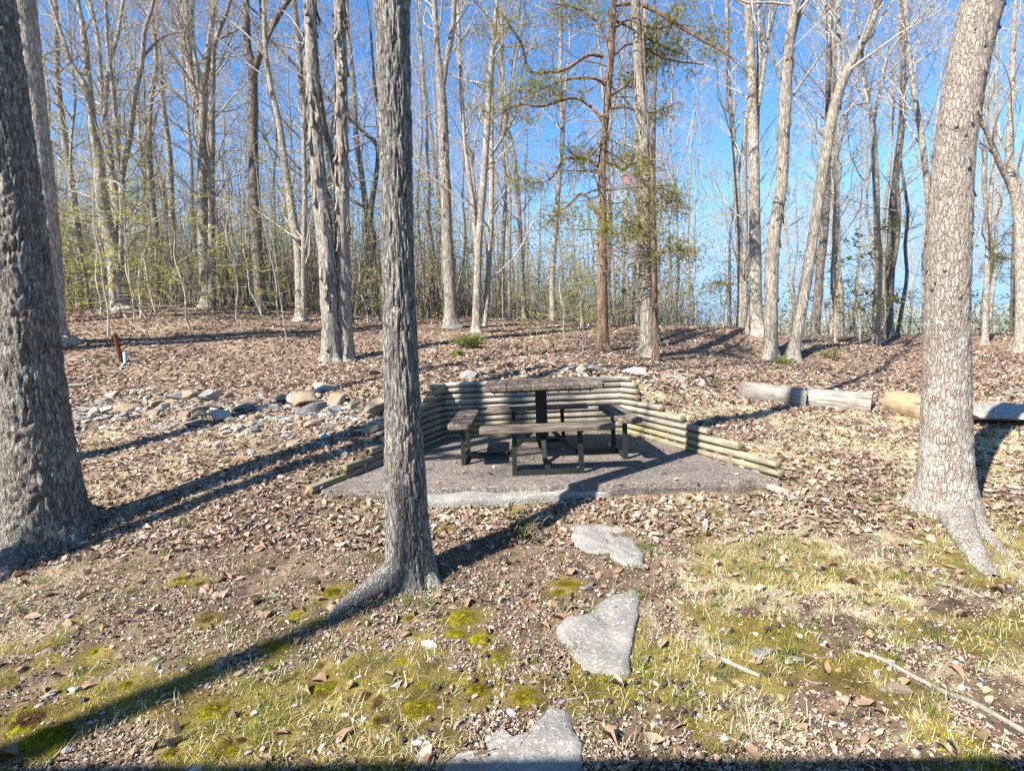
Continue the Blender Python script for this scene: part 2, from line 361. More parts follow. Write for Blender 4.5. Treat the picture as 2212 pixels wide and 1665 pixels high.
# concrete slab outline; logs stand on its edges
BL, BR = np.array([-.868, 6.60]), np.array([1.40, 6.60]); FL, FR = np.array([-1.62, 4.24]), np.array([2.10, 4.06])
SLAB = np.array([FL, FR, BR, BL])
def in_slab(x, y, mgn=0.0):
    r = np.ones(len(np.atleast_1d(x)), bool)
    for i in range(4):
        a, b = SLAB[i], SLAB[(i+1) % 4]; e = b-a; nrm = np.array([-e[1], e[0]])/np.linalg.norm(e)
        r &= ((x-a[0])*nrm[0]+(y-a[1])*nrm[1]) > -mgn
    return r
def ground_at(px, py):
    """picture position(s) -> point on the terrain"""
    px = np.atleast_1d(np.asarray(px, float)); py = np.atleast_1d(np.asarray(py, float)); res = np.zeros((len(px), 3)); done = np.zeros(len(px), bool)
    V = fw[None]*FPX+rt[None]*(px-CX)[:, None]-up[None]*(py-CY)[:, None]; V = V/V[:, 1:2]
    D = np.geomspace(1.0, 60, 360)
    for k in range(0, len(px), 200):
        P = EYE+V[k:k+200, None]*D[None, :, None]; h = H(P[..., 0].ravel(), P[..., 1].ravel()).reshape(P.shape[:2]); hit = P[..., 2] <= h
        f = np.where(hit.any(1), hit.argmax(1), len(D)-1); r_ = np.arange(len(f)); f0 = np.maximum(f-1, 0)
        g0 = P[r_, f0, 2]-h[r_, f0]; g1 = h[r_, f]-P[r_, f, 2]; w = np.clip(g0/np.maximum(g0+g1, 1e-9), 0, 1)[:, None]
        Q = P[r_, f0]*(1-w)+P[r_, f]*w; Q[:, 2] = H(Q[:, 0], Q[:, 1]); res[k:k+200] = Q
    return res
def G1(px, py): return ground_at([px], [py])[0]

# moss cushions (picture x, y, width)
cush = [(1000, 1335, 62), (985, 1368, 40), (1035, 1380, 45), (700, 1490, 58), (462, 1535, 70), (270, 1480, 46), (110, 1595, 90), (55, 1560, 70), (640, 1330, 34), (720, 1280, 46), (448, 1340, 32), (398, 1250, 36), (430, 1262, 30), (885, 1335, 26), (1035, 1490, 56), (905, 1530, 66),
        (1130, 1505, 60), (1175, 1475, 36), (1228, 1262, 44), (1205, 1280, 34), (630, 1590, 30), (480, 1620, 60), (370, 1625, 40), (815, 1520, 46), (790, 1500, 40), (962, 1143, 22), (1112, 1098, 16), (600, 1400, 50), (860, 1430, 40), (820, 1560, 50), (1080, 1420, 40), (520, 1600, 40), (200, 1410, 34), (1225, 1345, 22), (970, 1590, 30), (910, 1480, 40), (700, 1440, 32)]
CUSH = []
for px_, py_, w_ in cush:
    g_ = G1(px_, py_); CUSH.append((g_[0], g_[1], wid(w_, g_)/2*1.35))
# zones of ground cover (all in world metres)
def zone(x, y):
    """returns straw, moss, leaf weights"""
    near = 1-sstep(2.9, 4.3, y)
    right = sstep(-.1, 1.0, x-.15*y); low = 1-sstep(2.0, 2.9, y)
    a = n2(x, y, 1.7, 21, 3); b = n2(x, y, 3.4, 22, 3); c = n2(x, y, 1.0, 23, 2); e = n2(x, y, 11, 24, 3)
    cov = np.maximum(.62*right, .47*low)+.10*(1-right)*(1-low)           # share of the near ground under moss
    v = .45*b+.3*a+.25*e
    moss = near*sstep(.645-.30*cov, .675-.30*cov, v)
    for cx_, cy_, r_ in CUSH:
        q = np.hypot(x-cx_, y-cy_)/r_; moss = np.maximum(moss, (1-sstep(.9, 2.0, q+2.2*(e-.5)))*.95)
    bank = sstep(3.4, 4.6, y)*(1-sstep(6.6, 8.4, y))
    straw = np.clip(near*(.15+.85*right)*sstep(.47-.06*right, .57-.06*right, .6*a+.4*e)+bank*(.3+.6*right)*sstep(.42, .56, b)+.12*sstep(.5, .6, c)*(1-sstep(9, 16, y)), 0, 1)
    leaf = np.clip(sstep(3.2, 7.5, y)*(1-.55*straw)+.35, 0, 1)
    return straw, moss, leaf
def gcol(x, y):
    straw, moss, leaf = zone(x, y)
    soil = np.array([.095, .066, .044]); lf = np.array([.31, .22, .165]); sw = np.array([.52, .43, .26]); ms = np.array([.15, .115, .03])
    c = soil*(1-.6*leaf[:, None])+lf*.6*leaf[:, None]
    c = c*(1-.75*straw[:, None])+sw*.75*straw[:, None]
    c = c*(1-.85*moss[:, None])+ms*.85*moss[:, None]
    t = n2(x, y, 2.5, 31, 3)
    far = sstep(20, 45, np.hypot(x, y))[:, None]
    c = c*(1-far)+np.array([.24, .20, .10])*far
    t2 = n2(x, y, 11, 33, 3)[:, None]
    return c*(.65+.7*t[:, None])*(.55+.9*t2)

def lines(a, b, dense0, dense1, st, g=1.13):
    m_ = list(np.arange(dense0, dense1+1e-6, st)); s = st; v = dense1
    while v < b: s *= g; v += s; m_.append(v)
    s = st; v = dense0; lo = []
    while v > a: s *= g; v -= s; lo.append(v)
    return np.array(lo[::-1]+m_)
gx = lines(-520, 520, -5.5, 5.5, .045); gy = lines(-320, 520, .6, 9.0, .045)
X, Y = np.meshgrid(gx, gy); xf, yf = X.ravel(), Y.ravel()
Zg = H(xf, yf)
ins = in_slab(xf, yf, .03)
Zg = np.where(ins, np.minimum(Zg, -.09), Zg)
nx, ny = len(gx), len(gy)
ii = (np.arange(ny-1)[:, None]*nx+np.arange(nx-1)[None, :]).ravel()
gq = np.stack([ii, ii+1, ii+nx+1, ii+nx], -1)
ground = make_obj('ground', np.stack([xf, yf, Zg], -1), gq, None, MAT['soil'], None, True, gcol(xf, yf))
tag(ground, 'uneven forest floor sloping up behind the picnic slab', 'ground', None, 'structure')

# far ridge on the horizon
az = np.linspace(-1.5, 1.5, 160); hb = MB()
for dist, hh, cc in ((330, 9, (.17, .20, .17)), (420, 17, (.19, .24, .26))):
    n_ = fbm(np.stack([az*9, az*0+dist, az*0], -1), 4, 5)
    topz = hh*(.55+.9*n_)-1; prof = [(-40, -60), (-40, 0), (topz, 25), (topz*.9, 60), (-40, 110)]
    V = []
    for zz, dd in prof:
        zz = zz if not np.isscalar(zz) else np.full_like(az, zz)
        V.append(np.stack([np.sin(az)*(dist+dd), np.cos(az)*(dist+dd), zz], -1))
    V = np.array(V).reshape(-1, 3); k = len(az); i = (np.arange(len(prof)-1)[:, None]*k+np.arange(k-1)[None]).ravel()
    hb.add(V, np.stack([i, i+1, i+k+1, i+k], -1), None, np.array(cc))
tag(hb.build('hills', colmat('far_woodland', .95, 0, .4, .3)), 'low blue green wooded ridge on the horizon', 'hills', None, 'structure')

# ------------------------------------------------------------------ slab
def slab():
    n = 60; k = []; V = []; 
    t = np.linspace(0, 1, n)
    front = FL[None]*(1-t)[:, None]+FR[None]*t[:, None]
    w_ = (fbm(np.stack([t*18, t*0, t*0], -1), 3, 8)-.5)
    ex = sstep(.0, .1, t)*(1-sstep(.9, 1, t))
    f0 = front+np.stack([0*t, w_*.05-.02*ex], -1)
    back = BL[None]*(1-t)[:, None]+BR[None]*t[:, None]
    rows = [np.stack([f0[:, 0], f0[:, 1]+.02, 0*t-.19], -1), np.stack([f0[:, 0], f0[:, 1]-.004, 0*t-.05+w_*.03], -1), np.stack([f0[:, 0], f0[:, 1]+.004, 0*t-.008], -1), np.stack([f0[:, 0], f0[:, 1]+.02, 0*t], -1)]
    for s in np.linspace(0.06, 1, 14): rows.append(np.concatenate([f0*(1-s)+back*s, np.zeros((n, 1))], 1))
    V = np.array(rows).reshape(-1, 3); i = (np.arange(len(rows)-1)[:, None]*n+np.arange(n-1)[None]).ravel()
    return tag(make_obj('concrete_slab', V, np.stack([i, i+1, i+n+1, i+n], -1), None, MAT['concrete'], None, False), 'brownish aggregate concrete pad under the picnic table', 'concrete pad', None, 'structure')
slab()

# ------------------------------------------------------------------ log retaining wall
LR = .0385
def log_mesh(L, r, seed, k=16):
    n = max(4, int(L/.06)); x = np.linspace(0, L, n); th = np.arange(k)*2*np.pi/k
    P = np.stack([np.repeat(x, k), np.tile(np.cos(th), n)*2, np.tile(np.sin(th), n)*2], -1)
    rr = r*(1+(fbm(P*np.array([2.0, .8, .8])+seed*9.1, 3, seed)-.5)*.22)
    fl = 1-.12*(np.tile(np.sin(th), n) > .6)-.10*(np.tile(np.sin(th), n) < -.6)
    V = np.stack([P[:, 0], rr*np.tile(np.cos(th), n), rr*fl*np.tile(np.sin(th), n)], -1)
    i = np.arange(n-1)[:, None]*k; j = np.arange(k)[None]; j2 = (j+1) % k
    Q = np.stack([i+j, i+k+j, i+k+j2, i+j2], -1).reshape(-1, 4); ms = [0]*len(Q); T = []
    for e, sgn in ((0, -1), (n-1, 1)):
        ring = V[e*k:(e+1)*k].copy(); b0 = len(V); c = ring.mean(0)
        in1 = c+(ring-c)*.9+np.array([sgn*.005, 0, 0]); in1[:, 0] += RNG.normal(0, .002, k)
        V = np.concatenate([V, ring, in1, [c+np.array([sgn*.001, 0, 0])]])
        for a in range(k):
            b = (a+1) % k
            q = (b0+a, b0+b, b0+k+b, b0+k+a); tt = (b0+k+a, b0+k+b, b0+2*k)
            Q = np.concatenate([Q, [q if sgn > 0 else q[::-1]]]); ms.append(1)
            T.append(tt if sgn > 0 else tt[::-1])
    return V, Q, np.array(T), ms+[1]*len(T)
wall = empty('log_retaining_wall', (.27, 6.6, 0), 'three sided weathered log wall stepping down around the concrete pad', 'retaining wall')
def add_log(a, b, z, r, seed, mt):
    a = np.array([*a, z]); b = np.array([*b, z]); L = np.linalg.norm(b-a); V, Q, T, ms = log_mesh(L, r, seed)
    o = make_obj('log', V, Q, T, [mt, MAT['log_end']], wall, True, None, ms)
    o.location = a-np.array([.27, 6.6, 0]); o.rotation_euler = (random.uniform(-.5, .5)*0, 0, math.atan2(b[1]-a[1], b[0]-a[0]))
    return o
def along(a, b, px, z):
    ts = np.linspace(-.03, 1.15, 1200); P = np.stack([a[0]+(b[0]-a[0])*ts, a[1]+(b[1]-a[1])*ts, np.full_like(ts, z)], -1)-EYE
    x = CX+FPX*(P@rt)/(P@fw); return ts[np.argmin(abs(x-px))]
rx = [1361, 1373, 1376, 1378, 1430, 1475, 1532, 1598, 1681, 1687]
lx = [931, 926, 920, 914, 892, 862, 826, 797, 742, 668]
BLc, BRc = BL+np.array([0, .0]), BR+np.array([0, .0])
FRl, FLl = np.array([2.17, 4.06]), np.array([-1.70, 4.20])
for i in range(10):
    z = .018+(9-i)*.0735
    g = MAT['wood_log_green'] if i >= 7 else MAT['wood_log']
    add_log(BLc+np.array([.01, .012*random.uniform(-1, 1)]), BRc+np.array([-.01, .012*random.uniform(-1, 1)]), z, LR*random.uniform(.97, 1.05), i*3+1, g)
    tl = along(BL, FLl, lx[i], z); tr = along(BR, FRl, rx[i], z)
    o0 = .05/np.linalg.norm(FLl-BL)
    add_log(BL+(FLl-BL)*o0*.2, BL+(FLl-BL)*max(tl, .05), z, LR*random.uniform(.97, 1.05), i*3+2, MAT['wood_log_green'])
    add_log(BR+(FRl-BR)*o0*.2, BR+(FRl-BR)*max(tr, .05), z, LR*random.uniform(.97, 1.06), i*3+3, g)

# ------------------------------------------------------------------ picnic table
TC = np.array([.29, 5.277, 0.0])
table = empty('picnic_table', TC, 'square plank picnic table with four attached benches on a dark steel pedestal', 'picnic table')
pw = 1.13/5
def plank(name, L, w, t, mat, parent, loc, rz, clip=(0, 0, 0, 0), seed=0):
    """plank with rounded ends, grain along local X; clip = corner cut at (x-,y-), (x+,y-), (x+,y+), (x-,y+)"""
    x, y = L/2, w/2; out = []
    cs = [(-x, -y, clip[0]), (x, -y, clip[1]), (x, y, clip[2]), (-x, y, clip[3])]
    dirs = [((0, 1), (1, 0)), ((-1, 0), (0, 1)), ((0, -1), (-1, 0)), ((1, 0), (0, -1))]
    for (px, py, c), (d0, d1) in zip(cs, dirs):
        c = max(c, .006)
        for s in (0, .3, .7, 1):
            ax, ay = px+d0[0]*c, py+d0[1]*c; bx, by = px+d1[0]*c, py+d1[1]*c
            qx, qy = (1-s)**2*ax+2*s*(1-s)*px+s*s*bx, (1-s)**2*ay+2*s*(1-s)*py+s*s*by
            out.append((qx, qy))
    # densify along the edges so the plank can be worn
    O = np.array(out); E = []
    for i in range(len(O)):
        a, b = O[i], O[(i+1) % len(O)]; n = max(1, int(np.linalg.norm(b-a)/.06))
        for j in range(n): E.append(a+(b-a)*j/n)
    O = np.array(E); k = len(O); b = .007
    wv = (fbm(np.concatenate([O*9, np.full((k, 1), seed)], 1), 2, seed+3)-.5)*.008
    def ring(s, z): return np.stack([O[:, 0]*(1-s/x), O[:, 1]*(1-s/y), z+wv*(1 if z > 0 else .3)], -1)
    rs = [ring(b, -t/2), ring(0, -t/2+b), ring(0, t/2-b), ring(b, t/2), ring(min(y*.45, .06), t/2+.0015)]
    V = np.concatenate(rs+[[(0, 0, t/2), (0, 0, -t/2)]]); Q = []; T = []
    for r in range(4):
        for a in range(k): Q.append((r*k+a, r*k+(a+1) % k, (r+1)*k+(a+1) % k, (r+1)*k+a))
    for a in range(k):
        T.append((4*k+a, 4*k+(a+1) % k, 5*k)); T.append(((a+1) % k, a, 5*k+1))
    o = make_obj(name, V, Q, T, mat, parent, False); o.location = loc; o.rotation_euler = (0, 0, rz); return o
for i in range(5):
    cl = (.10, 0, 0, .10) if i == 0 else ((0, .10, .10, 0) if i == 4 else (0,)*4)
    # local X runs along the table's Y
    c4 = (.055, .055, 0, 0) if i == 4 else ((0, 0, .055, .055) if i == 0 else (0, 0, 0, 0))
    plank('table_plank', 1.13+random.uniform(-.012, .012), pw-.005, .05, MAT['wood_table'], table, (-.565+pw*(i+.5), random.uniform(-.006, .006), .745), R(90), c4, i)
f = MB(); 
for yy in (-.30, .30): f.box((0, yy, .704), (.98, .045, .030))
f.box((0, 0, .700), (.20, .60, .012))
for s in (-1, 1): f.box((s*.42, 0, .706), (.04, .56, .026))
f.build('top_frame', MAT['steel'], table, False)
for yy in (-.30, .30):
    for i in range(5):
        for dx in (-.05, .05):
            b_ = MB(); b_.tubes(np.array([[(0, 0, 0), (0, 0, -.018)]]), np.array([[.007, .005]]), 6); o = b_.build('bolt', MAT['steel'], table, False); o.location = (-.41+.205*i+dx, yy-.012, .690)
f = MB(); f.box((0, 0, .42), (.113, .113, .56), bev=.006); f.box((0, 0, .695), (.24, .24, .01)); f.build('post', MAT['steel'], table, False)
BO = .788
for i in range(4):
    a = R(90*i)        # 0 front(-y), 1 right, 2 back, 3 left
    def rz(p, a=a): return (p[0]*math.cos(a)-p[1]*math.sin(a), p[0]*math.sin(a)+p[1]*math.cos(a), p[2])
    fr = MB()
    for s in (-1, 1):
        fr.bar(rz((s*.296, -BO, .0)), rz((s*.285, -BO, .388)), .042, .042)
        fr.bar(rz((s*.285, -BO-.1, .3805)), rz((s*.285, -BO+.1, .3805)), .045, .013)
    fr.bar(rz((-.274, -BO, .021)), rz((.274, -BO, .021)), .042, .042)
    fr.build('bench_frame', MAT['steel'], table, False)
    br = MB(); br.bar(rz((0, -BO+.022, .040)), rz((0, -.335, .040)), .044, .040); br.bar(rz((0, -.350, .030)), rz((0, -.062, .300)), .044, .040)
    br.box(rz((0, -.0600, .27)), (.06 if i % 2 == 0 else .008, .008 if i % 2 == 0 else .06, .16)); br.build('brace', MAT['steel'], table, False)
    c4 = (.05,)*4
    p_ = rz((0, -BO, .412))
    plank('bench_seat', 1.178, .226, .048, MAT['wood_bench'] if i in (0, 2, 3) else MAT['wood_table'], table, p_, a, c4, 20+i)

# ------------------------------------------------------------------ trees
def grow(out, p, d, L, r, lvl, sp=1.0, upw=.07, dens=1.0):
    """recursive limb: out collects (points, r0, r1, level)"""
    n = 8 if lvl >= 2 else (6 if lvl == 1 else 5)
    pts = [p]; x, y, z = p; dx, dy, dz = d; st = L/(n-1); ds = []
    for i in range(n-1):
        dx += random.gauss(0, .16*sp); dy += random.gauss(0, .16*sp); dz += random.gauss(0, .12*sp)+upw
        q = 1/math.sqrt(dx*dx+dy*dy+dz*dz); dx *= q; dy *= q; dz *= q
        x += dx*st; y += dy*st; z += dz*st; pts.append((x, y, z)); ds.append((dx, dy, dz))
    out.append((pts, r, max(r*.25, .0018), lvl))
    if lvl <= 0: return
    k = int((5 if lvl >= 2 else 4.5)*dens+random.random())
    for i in range(k):
        t = random.uniform(.22, .98); j = min(int(t*(n-1)), n-2); f_ = t*(n-1)-j
        a, b = pts[j], pts[j+1]; q = (a[0]+(b[0]-a[0])*f_, a[1]+(b[1]-a[1])*f_, a[2]+(b[2]-a[2])*f_)
        D = ds[j]; ph = random.uniform(0, 6.283); an = random.uniform(.45, 1.0)
        # perpendicular
        ux, uy, uz = random.gauss(0, 1), random.gauss(0, 1), random.gauss(0, .7); dot = ux*D[0]+uy*D[1]+uz*D[2]
        ux -= dot*D[0]; uy -= dot*D[1]; uz -= dot*D[2]; q2 = 1/(math.sqrt(ux*ux+uy*uy+uz*uz)+1e-6)
        c, s = math.cos(an), math.sin(an)
        nd_ = (D[0]*c+ux*q2*s, D[1]*c+uy*q2*s, D[2]*c+uz*q2*s)
        rr = r*(1-.72*t)*random.uniform(.36, .58)
        grow(out, q, nd_, L*random.uniform(.38, .62)*(1.1-.4*t), max(rr, .003), lvl-1, sp, upw, dens)
def crown_mb(br, C=None):
    mb = MB(); by = {}
    for pts, r0, r1, lvl in br: by.setdefault((len(pts), 3 if r0 < .012 else (4 if r0 < .03 else 6)), []).append((pts, r0, r1))
    for (n, k), L in by.items():
        P = np.array([l[0] for l in L]); t = np.linspace(0, 1, n)[None]; r0 = np.array([l[1] for l in L])[:, None]; r1 = np.array([l[2] for l in L])[:, None]
        mb.tubes(P, r0*(1-t)+r1*t, k)
    return mb
def flakes(mb, P, size, cols, flat_=0.0, asp=.6, curl=.3):
    """leaf diamonds (2 tris folded) at points P"""
    P = np.asarray(P); n = len(P)
    if n == 0: return
    u = RNG.normal(0, 1, (n, 3)); u[:, 2] *= (1-flat_); u /= np.linalg.norm(u, axis=1, keepdims=True)
    w = RNG.normal(0, 1, (n, 3)); w[:, 2] *= (1-flat_*.8); w -= (w*u).sum(1, keepdims=True)*u; w /= np.linalg.norm(w, axis=1, keepdims=True)
    nn = np.cross(u, w); s = np.asarray(size)*np.ones(n); s = s[:, None]
    V = np.stack([P, P+u*s*.5+w*s*asp*.5+nn*s*curl*.3, P+u*s, P+u*s*.5-w*s*asp*.5+nn*s*curl*.3], 1)
    i = np.arange(n)[:, None]*4
    c = np.asarray(cols)
    mb.add(V.reshape(-1, 3), None, np.concatenate([i+np.array([[0, 1, 2]]), i+np.array([[0, 2, 3]])]), np.repeat(c, 4, 0))
def jit(base, n, s=.25, s2=.12):
    b = np.array(base)[None]*(1+RNG.normal(0, s, (n, 1)))*(1+RNG.normal(0, s2, (n, 3))); return np.clip(b, .004, .95)
def pick(pal, n, s=.2, s2=.08):
    return jit((1, 1, 1), n, s, s2)*np.array(pal)[RNG.integers(0, len(pal), n)]
BUDPAL = [(.52, .46, .33), (.58, .54, .42), (.50, .48, .24), (.42, .32, .22)]
def buds_from(br, per, size, pal, maxn=4000, lv=0, flat_=0):
    P = []
    for pts, r0, r1, lvl in br:
        if lvl > lv: continue
        for _ in range(per):
            t = random.uniform(.4, 1)*(len(pts)-1); j = min(int(t), len(pts)-2); f_ = t-j
            P.append([pts[j][i]+(pts[j+1][i]-pts[j][i])*f_ for i in range(3)])
    if len(P) > maxn: P = random.sample(P, maxn)
    mb = MB(); n = len(P)
    if n: flakes(mb, np.array(P), size*RNG.uniform(.5, 1.4, n), pick(pal, n), flat_)
    return mb

def trunk_tube(mb, P, k, dz, amp=0.0, fx=20, fz=4, seed=0, z0=None, flare=0.0, roots=0, warp=.4, deep=1.0):
    """tube along rows (x,y,z,r) with bark relief"""
    L = np.linalg.norm(np.diff(P[:, :3], axis=0), axis=1).sum(); n = max(6, int(L/dz)); Q_ = resample(P, n); n = len(Q_)
    C, r = Q_[:, :3], np.maximum(Q_[:, 3], .004)
    t = np.gradient(C, axis=0); t /= np.linalg.norm(t, axis=1, keepdims=True)
    ref = np.array([1.0, 0, 0]) if abs(t.mean(0)[0]) < .8 else np.array([0, 0, 1.0])
    b = np.cross(t, ref); b /= np.linalg.norm(b, axis=1, keepdims=True); a = np.cross(b, t)
    th = np.arange(k)*2*np.pi/k; ct, st_ = np.cos(th), np.sin(th)
    N_ = ct[None, :, None]*a[:, None]+st_[None, :, None]*b[:, None]
    rr = np.repeat(r[:, None], k, 1)
    if flare and z0 is not None:
        h = (C[:, 2]-z0)[:, None]; ph = seed*1.7
        lob = (1+np.cos(roots*th[None]+ph+np.sin(th*1.0+ph)))*.5
        rr = rr*(1+flare*np.exp(-np.maximum(h, 0)/.22)*(.35+.9*lob))
    if amp:
        B = C[:, None]+N_*rr[..., None]; sp = np.stack([B[..., 0]*fx, B[..., 1]*fx, B[..., 2]*fz], -1).reshape(-1, 3)
        wv = np.stack([noise3(sp*.6, seed+5), noise3(sp*.6+7, seed+6), noise3(sp*.6+13, seed+7)], -1)-.5
        q = noise3(sp+wv*2.2*warp, seed); q2 = noise3(sp*np.array([1.7, 1.7, 1.4])+31+wv, seed+9)
        e = np.minimum(np.abs(2*q-1)*2.2, np.abs(2*q2-1)*3.0)
        hgt = np.clip(e, 0, 1)**.6
        hgt = hgt*deep+.35*fbm(sp*3.1, 2, seed+3)
        big = fbm(np.stack([B[..., 0]*3, B[..., 1]*3, B[..., 2]*1.3], -1).reshape(-1, 3), 2, seed+11)-.5
        rr = rr+((hgt-.9)*amp).reshape(n, k)+big.reshape(n, k)*r[:, None]*.14
    V = C[:, None]+N_*rr[..., None]
    i = np.arange(n-1)[:, None]*k; j = np.arange(k)[None]; j2 = (j+1) % k
    mb.add(V.reshape(-1, 3), np.stack([i+j, i+j2, i+k+j2, i+k+j], -1).reshape(-1, 4))
    return C, r, N_
def shags(mb, C, r, n, zr, ln, wd, lift, seed):
    """peeling bark plates fixed at the top and lifting at the lower end"""
    rs = np.random.default_rng(seed); k = np.where((C[:, 2] > zr[0]) & (C[:, 2] < zr[1]))[0]
    for _ in range(n):
        i = rs.choice(k); th = rs.uniform(0, 6.283); L = rs.uniform(*ln); w = rs.uniform(*wd); l = rs.uniform(*lift)
        c, ra = C[i], r[i]*.98; m_ = 5; V = []
        for a in range(m_):
            s = a/(m_-1); out = ra+.002+l*s**2; ww = w*(1-.35*s)*(.9+.2*rs.random())
            for sd_ in (-1, 1):
                aa = th+sd_*ww/2/ra
                for o_ in (0, .004): V.append((c[0]+math.cos(aa)*(out-o_), c[1]+math.sin(aa)*(out-o_), c[2]-L*s))
        Q = []
        for a in range(m_-1):
            p = a*4; q = p+4
            Q += [(p, q, q+2, p+2), (p+1, p+3, q+3, q+1), (p, p+1, q+1, q), (p+2, q+2, q+3, p+3)]
        Q += [((m_-1)*4, (m_-1)*4+1, (m_-1)*4+3, (m_-1)*4+2)]
        mb.add(np.array(V), Q)

def px_path(pts, d, drift=0.0):
    """picture polyline (x,y,width) -> rows (x,y,z,r) at forward distance d (drift per metre of rise)"""
    out = []; z0 = None
    for i, (x, y, w) in enumerate(pts):
        P = Wd(x, y, d)
        if z0 is None: z0 = P[2]
        if drift: P = Wd(x, y, d+drift*abs(P[2]-z0))
        out.append((*P, wid(w, P)/2))
    return np.array(out)
def extend(P, H_, rtop=.02):
    """carry a trunk on above the picture to height H_ (above its base)"""
    b = P[0, 2]; top = P[-1]
    need = b+H_-top[2]
    if need < .8: return P
    dv = P[-1, :3]-P[-2, :3]; dv = dv/np.linalg.norm(dv); dv[2] = max(dv[2], .7); n = 4; rows = [P]; c = top.copy()
    for i in range(n):
        dv = dv+np.array([random.gauss(0, .06), random.gauss(0, .06), .04]); dv /= np.linalg.norm(dv)
        c = c.copy(); c[:3] += dv*need/n/max(dv[2], .5); c[3] = top[3]*(1-(i+1)/n)+rtop*(i+1)/n; rows.append(c[None])
    return np.vstack(rows)
def named_tree(name, label, d, trunk, limbs=(), mat='bark_grey', Ht=16, k=20, dz=.06, amp=.006, fx=20, fz=4, group=None, flare=.35, roots=4, br_from=3.4, nbr=14, brL=(1.6, 3.4),
               twig='twig', bud=2, seed=None, shag=None, extra=None, budpal=BUDPAL, lvl=2, drift=0.0, dens=1.0, cat='tree', budsz=.035):
    seed = seed or int(trunk[0][0]); random.seed(seed)
    P = px_path(trunk, d, drift); base = P[0, :3].copy(); gz = H1(base[0], base[1]); base[2] = gz
    low = P[0].copy(); low[2] = min(gz, P[0, 2])-.25; P = np.vstack([low[None], P]) if P[0, 2] > low[2]+.05 else P
    full = extend(P, Ht)
    root = empty(name, base, label, cat, group)
    mb = MB(); C, r, N_ = trunk_tube(mb, full, k, dz, amp, fx, fz, seed, gz, flare, roots)
    if shag: shags(mb, C, r, *shag, seed)
    axes = [full[full[:, 2] > gz+br_from]] if (full[:, 2] > gz+br_from).sum() > 1 else []
    for li, lb in enumerate(limbs):
        dr = lb[0] if np.isscalar(lb[0]) else random.uniform(-.25, .25); pl = lb[1:] if np.isscalar(lb[0]) else lb
        Lp = px_path(pl, d, 0); s = np.concatenate([[0], np.cumsum(np.linalg.norm(np.diff(Lp[:, :3], axis=0), axis=1))])
        for i in range(len(Lp)):
            P_ = Wd(pl[i][0], pl[i][1], d+dr*s[i]); Lp[i, :3] = P_; Lp[i, 3] = wid(pl[i][2], P_)/2
        if pl[-1][1] <= 30: Lp = extend(Lp, Ht*.8-(Lp[0, 2]-gz), .015)
        trunk_tube(mb, Lp, max(8, k//2), max(dz*1.5, .05), amp*.6, fx*1.4, fz*1.3, seed+li); axes.append(Lp)
    if extra: extra(mb, base, gz)
    mb.build('trunk', MAT[mat], root, True, off=base)
    br = []
    for ax in axes:
        if len(ax) < 2: continue
        A = resample(ax, 40); n_ = max(3, int(1.15*nbr*np.linalg.norm(ax[-1, :3]-ax[0, :3])/8))
        for i in range(n_):
            j = random.randint(4, 38); t = j/39; p = tuple(A[j, :3]); th = random.uniform(0, 6.283)
            T_ = A[j+1, :3]-A[j-1, :3]; T_ /= np.linalg.norm(T_)
            dv = np.array([math.cos(th), math.sin(th), random.uniform(.1, .8)])+T_*.5; dv /= np.linalg.norm(dv)
            grow(br, p, tuple(dv), random.uniform(*brL)*(1.15-.5*t), max(min(A[j, 3]*.33, .03), .007), lvl, 1, .06, dens)
        e = A[-1]; grow(br, tuple(e[:3]), (0.05, .02, 1), 1.6, max(e[3], .01), 2, 1, .06, dens)
    if br:
        crown_mb(br).build('crown', MAT[twig], root, True, off=base)
        if bud:
            bm = buds_from(br, bud, budsz, budpal)
            if bm.n: bm.build('foliage', MAT['bud'], root, False, off=base)
    return root

# ---- the big trunks in front
def root_tubes(paths, d0s, k=14, amp=.004, seed=3):
    def fn(mb, base, gz):
        for path in paths:
            rows = []
            for (x, y, w, dz_) in path:
                g = G1(x, y); rows.append((g[0], g[1], g[2]+dz_, wid(w, g)/2))
            trunk_tube(mb, np.array(rows), k, .03, amp, 26, 26, seed)
    return fn
named_tree('oak_tree', 'grey furrowed trunk standing alone in front of the log wall, lichen at its foot', 3.05,
    [(886, 1262, 128), (886, 1235, 112), (884, 1200, 100), (880, 1150, 94), (877, 1080, 89), (871, 900, 78), (864, 720, 72), (859, 520, 69), (854, 300, 70), (851, 150, 71), (850, 0, 71), (850, -200, 70)],
    mat='bark_oak', Ht=17, k=170, dz=.012, amp=.016, fx=46, fz=7, flare=.12, roots=5, br_from=7, nbr=14, seed=41,
    extra=root_tubes([[(850, 1262, 70, .05), (812, 1277, 52, .03), (770, 1296, 42, .005), (730, 1322, 34, -.01), (700, 1345, 18, -.035)], [(920, 1255, 46, .03), (945, 1268, 30, -.02), (960, 1280, 10, -.05)]], None))
named_tree('oak_tree', 'thick dark blocky barked trunk at the left edge, roots spreading into the litter', 3.85,
    [(100, 1175, 182), (98, 1130, 152), (94, 1060, 134), (86, 980, 122), (72, 850, 113), (58, 700, 106), (46, 550, 98), (33, 400, 88), (16, 250, 80), (0, 100, 72), (-12, 0, 69), (-32, -200, 64)],
    mat='bark_block', Ht=17, k=150, dz=.016, amp=.020, fx=22, fz=9, flare=.15, roots=4, br_from=7, nbr=12, seed=52,
    extra=root_tubes([[(70, 1150, 110, .06), (40, 1195, 70, .03), (10, 1235, 50, 0), (-40, 1280, 26, -.04)], [(150, 1115, 80, .06), (185, 1120, 50, 0), (215, 1128, 20, -.04)]], None, 18, .008))
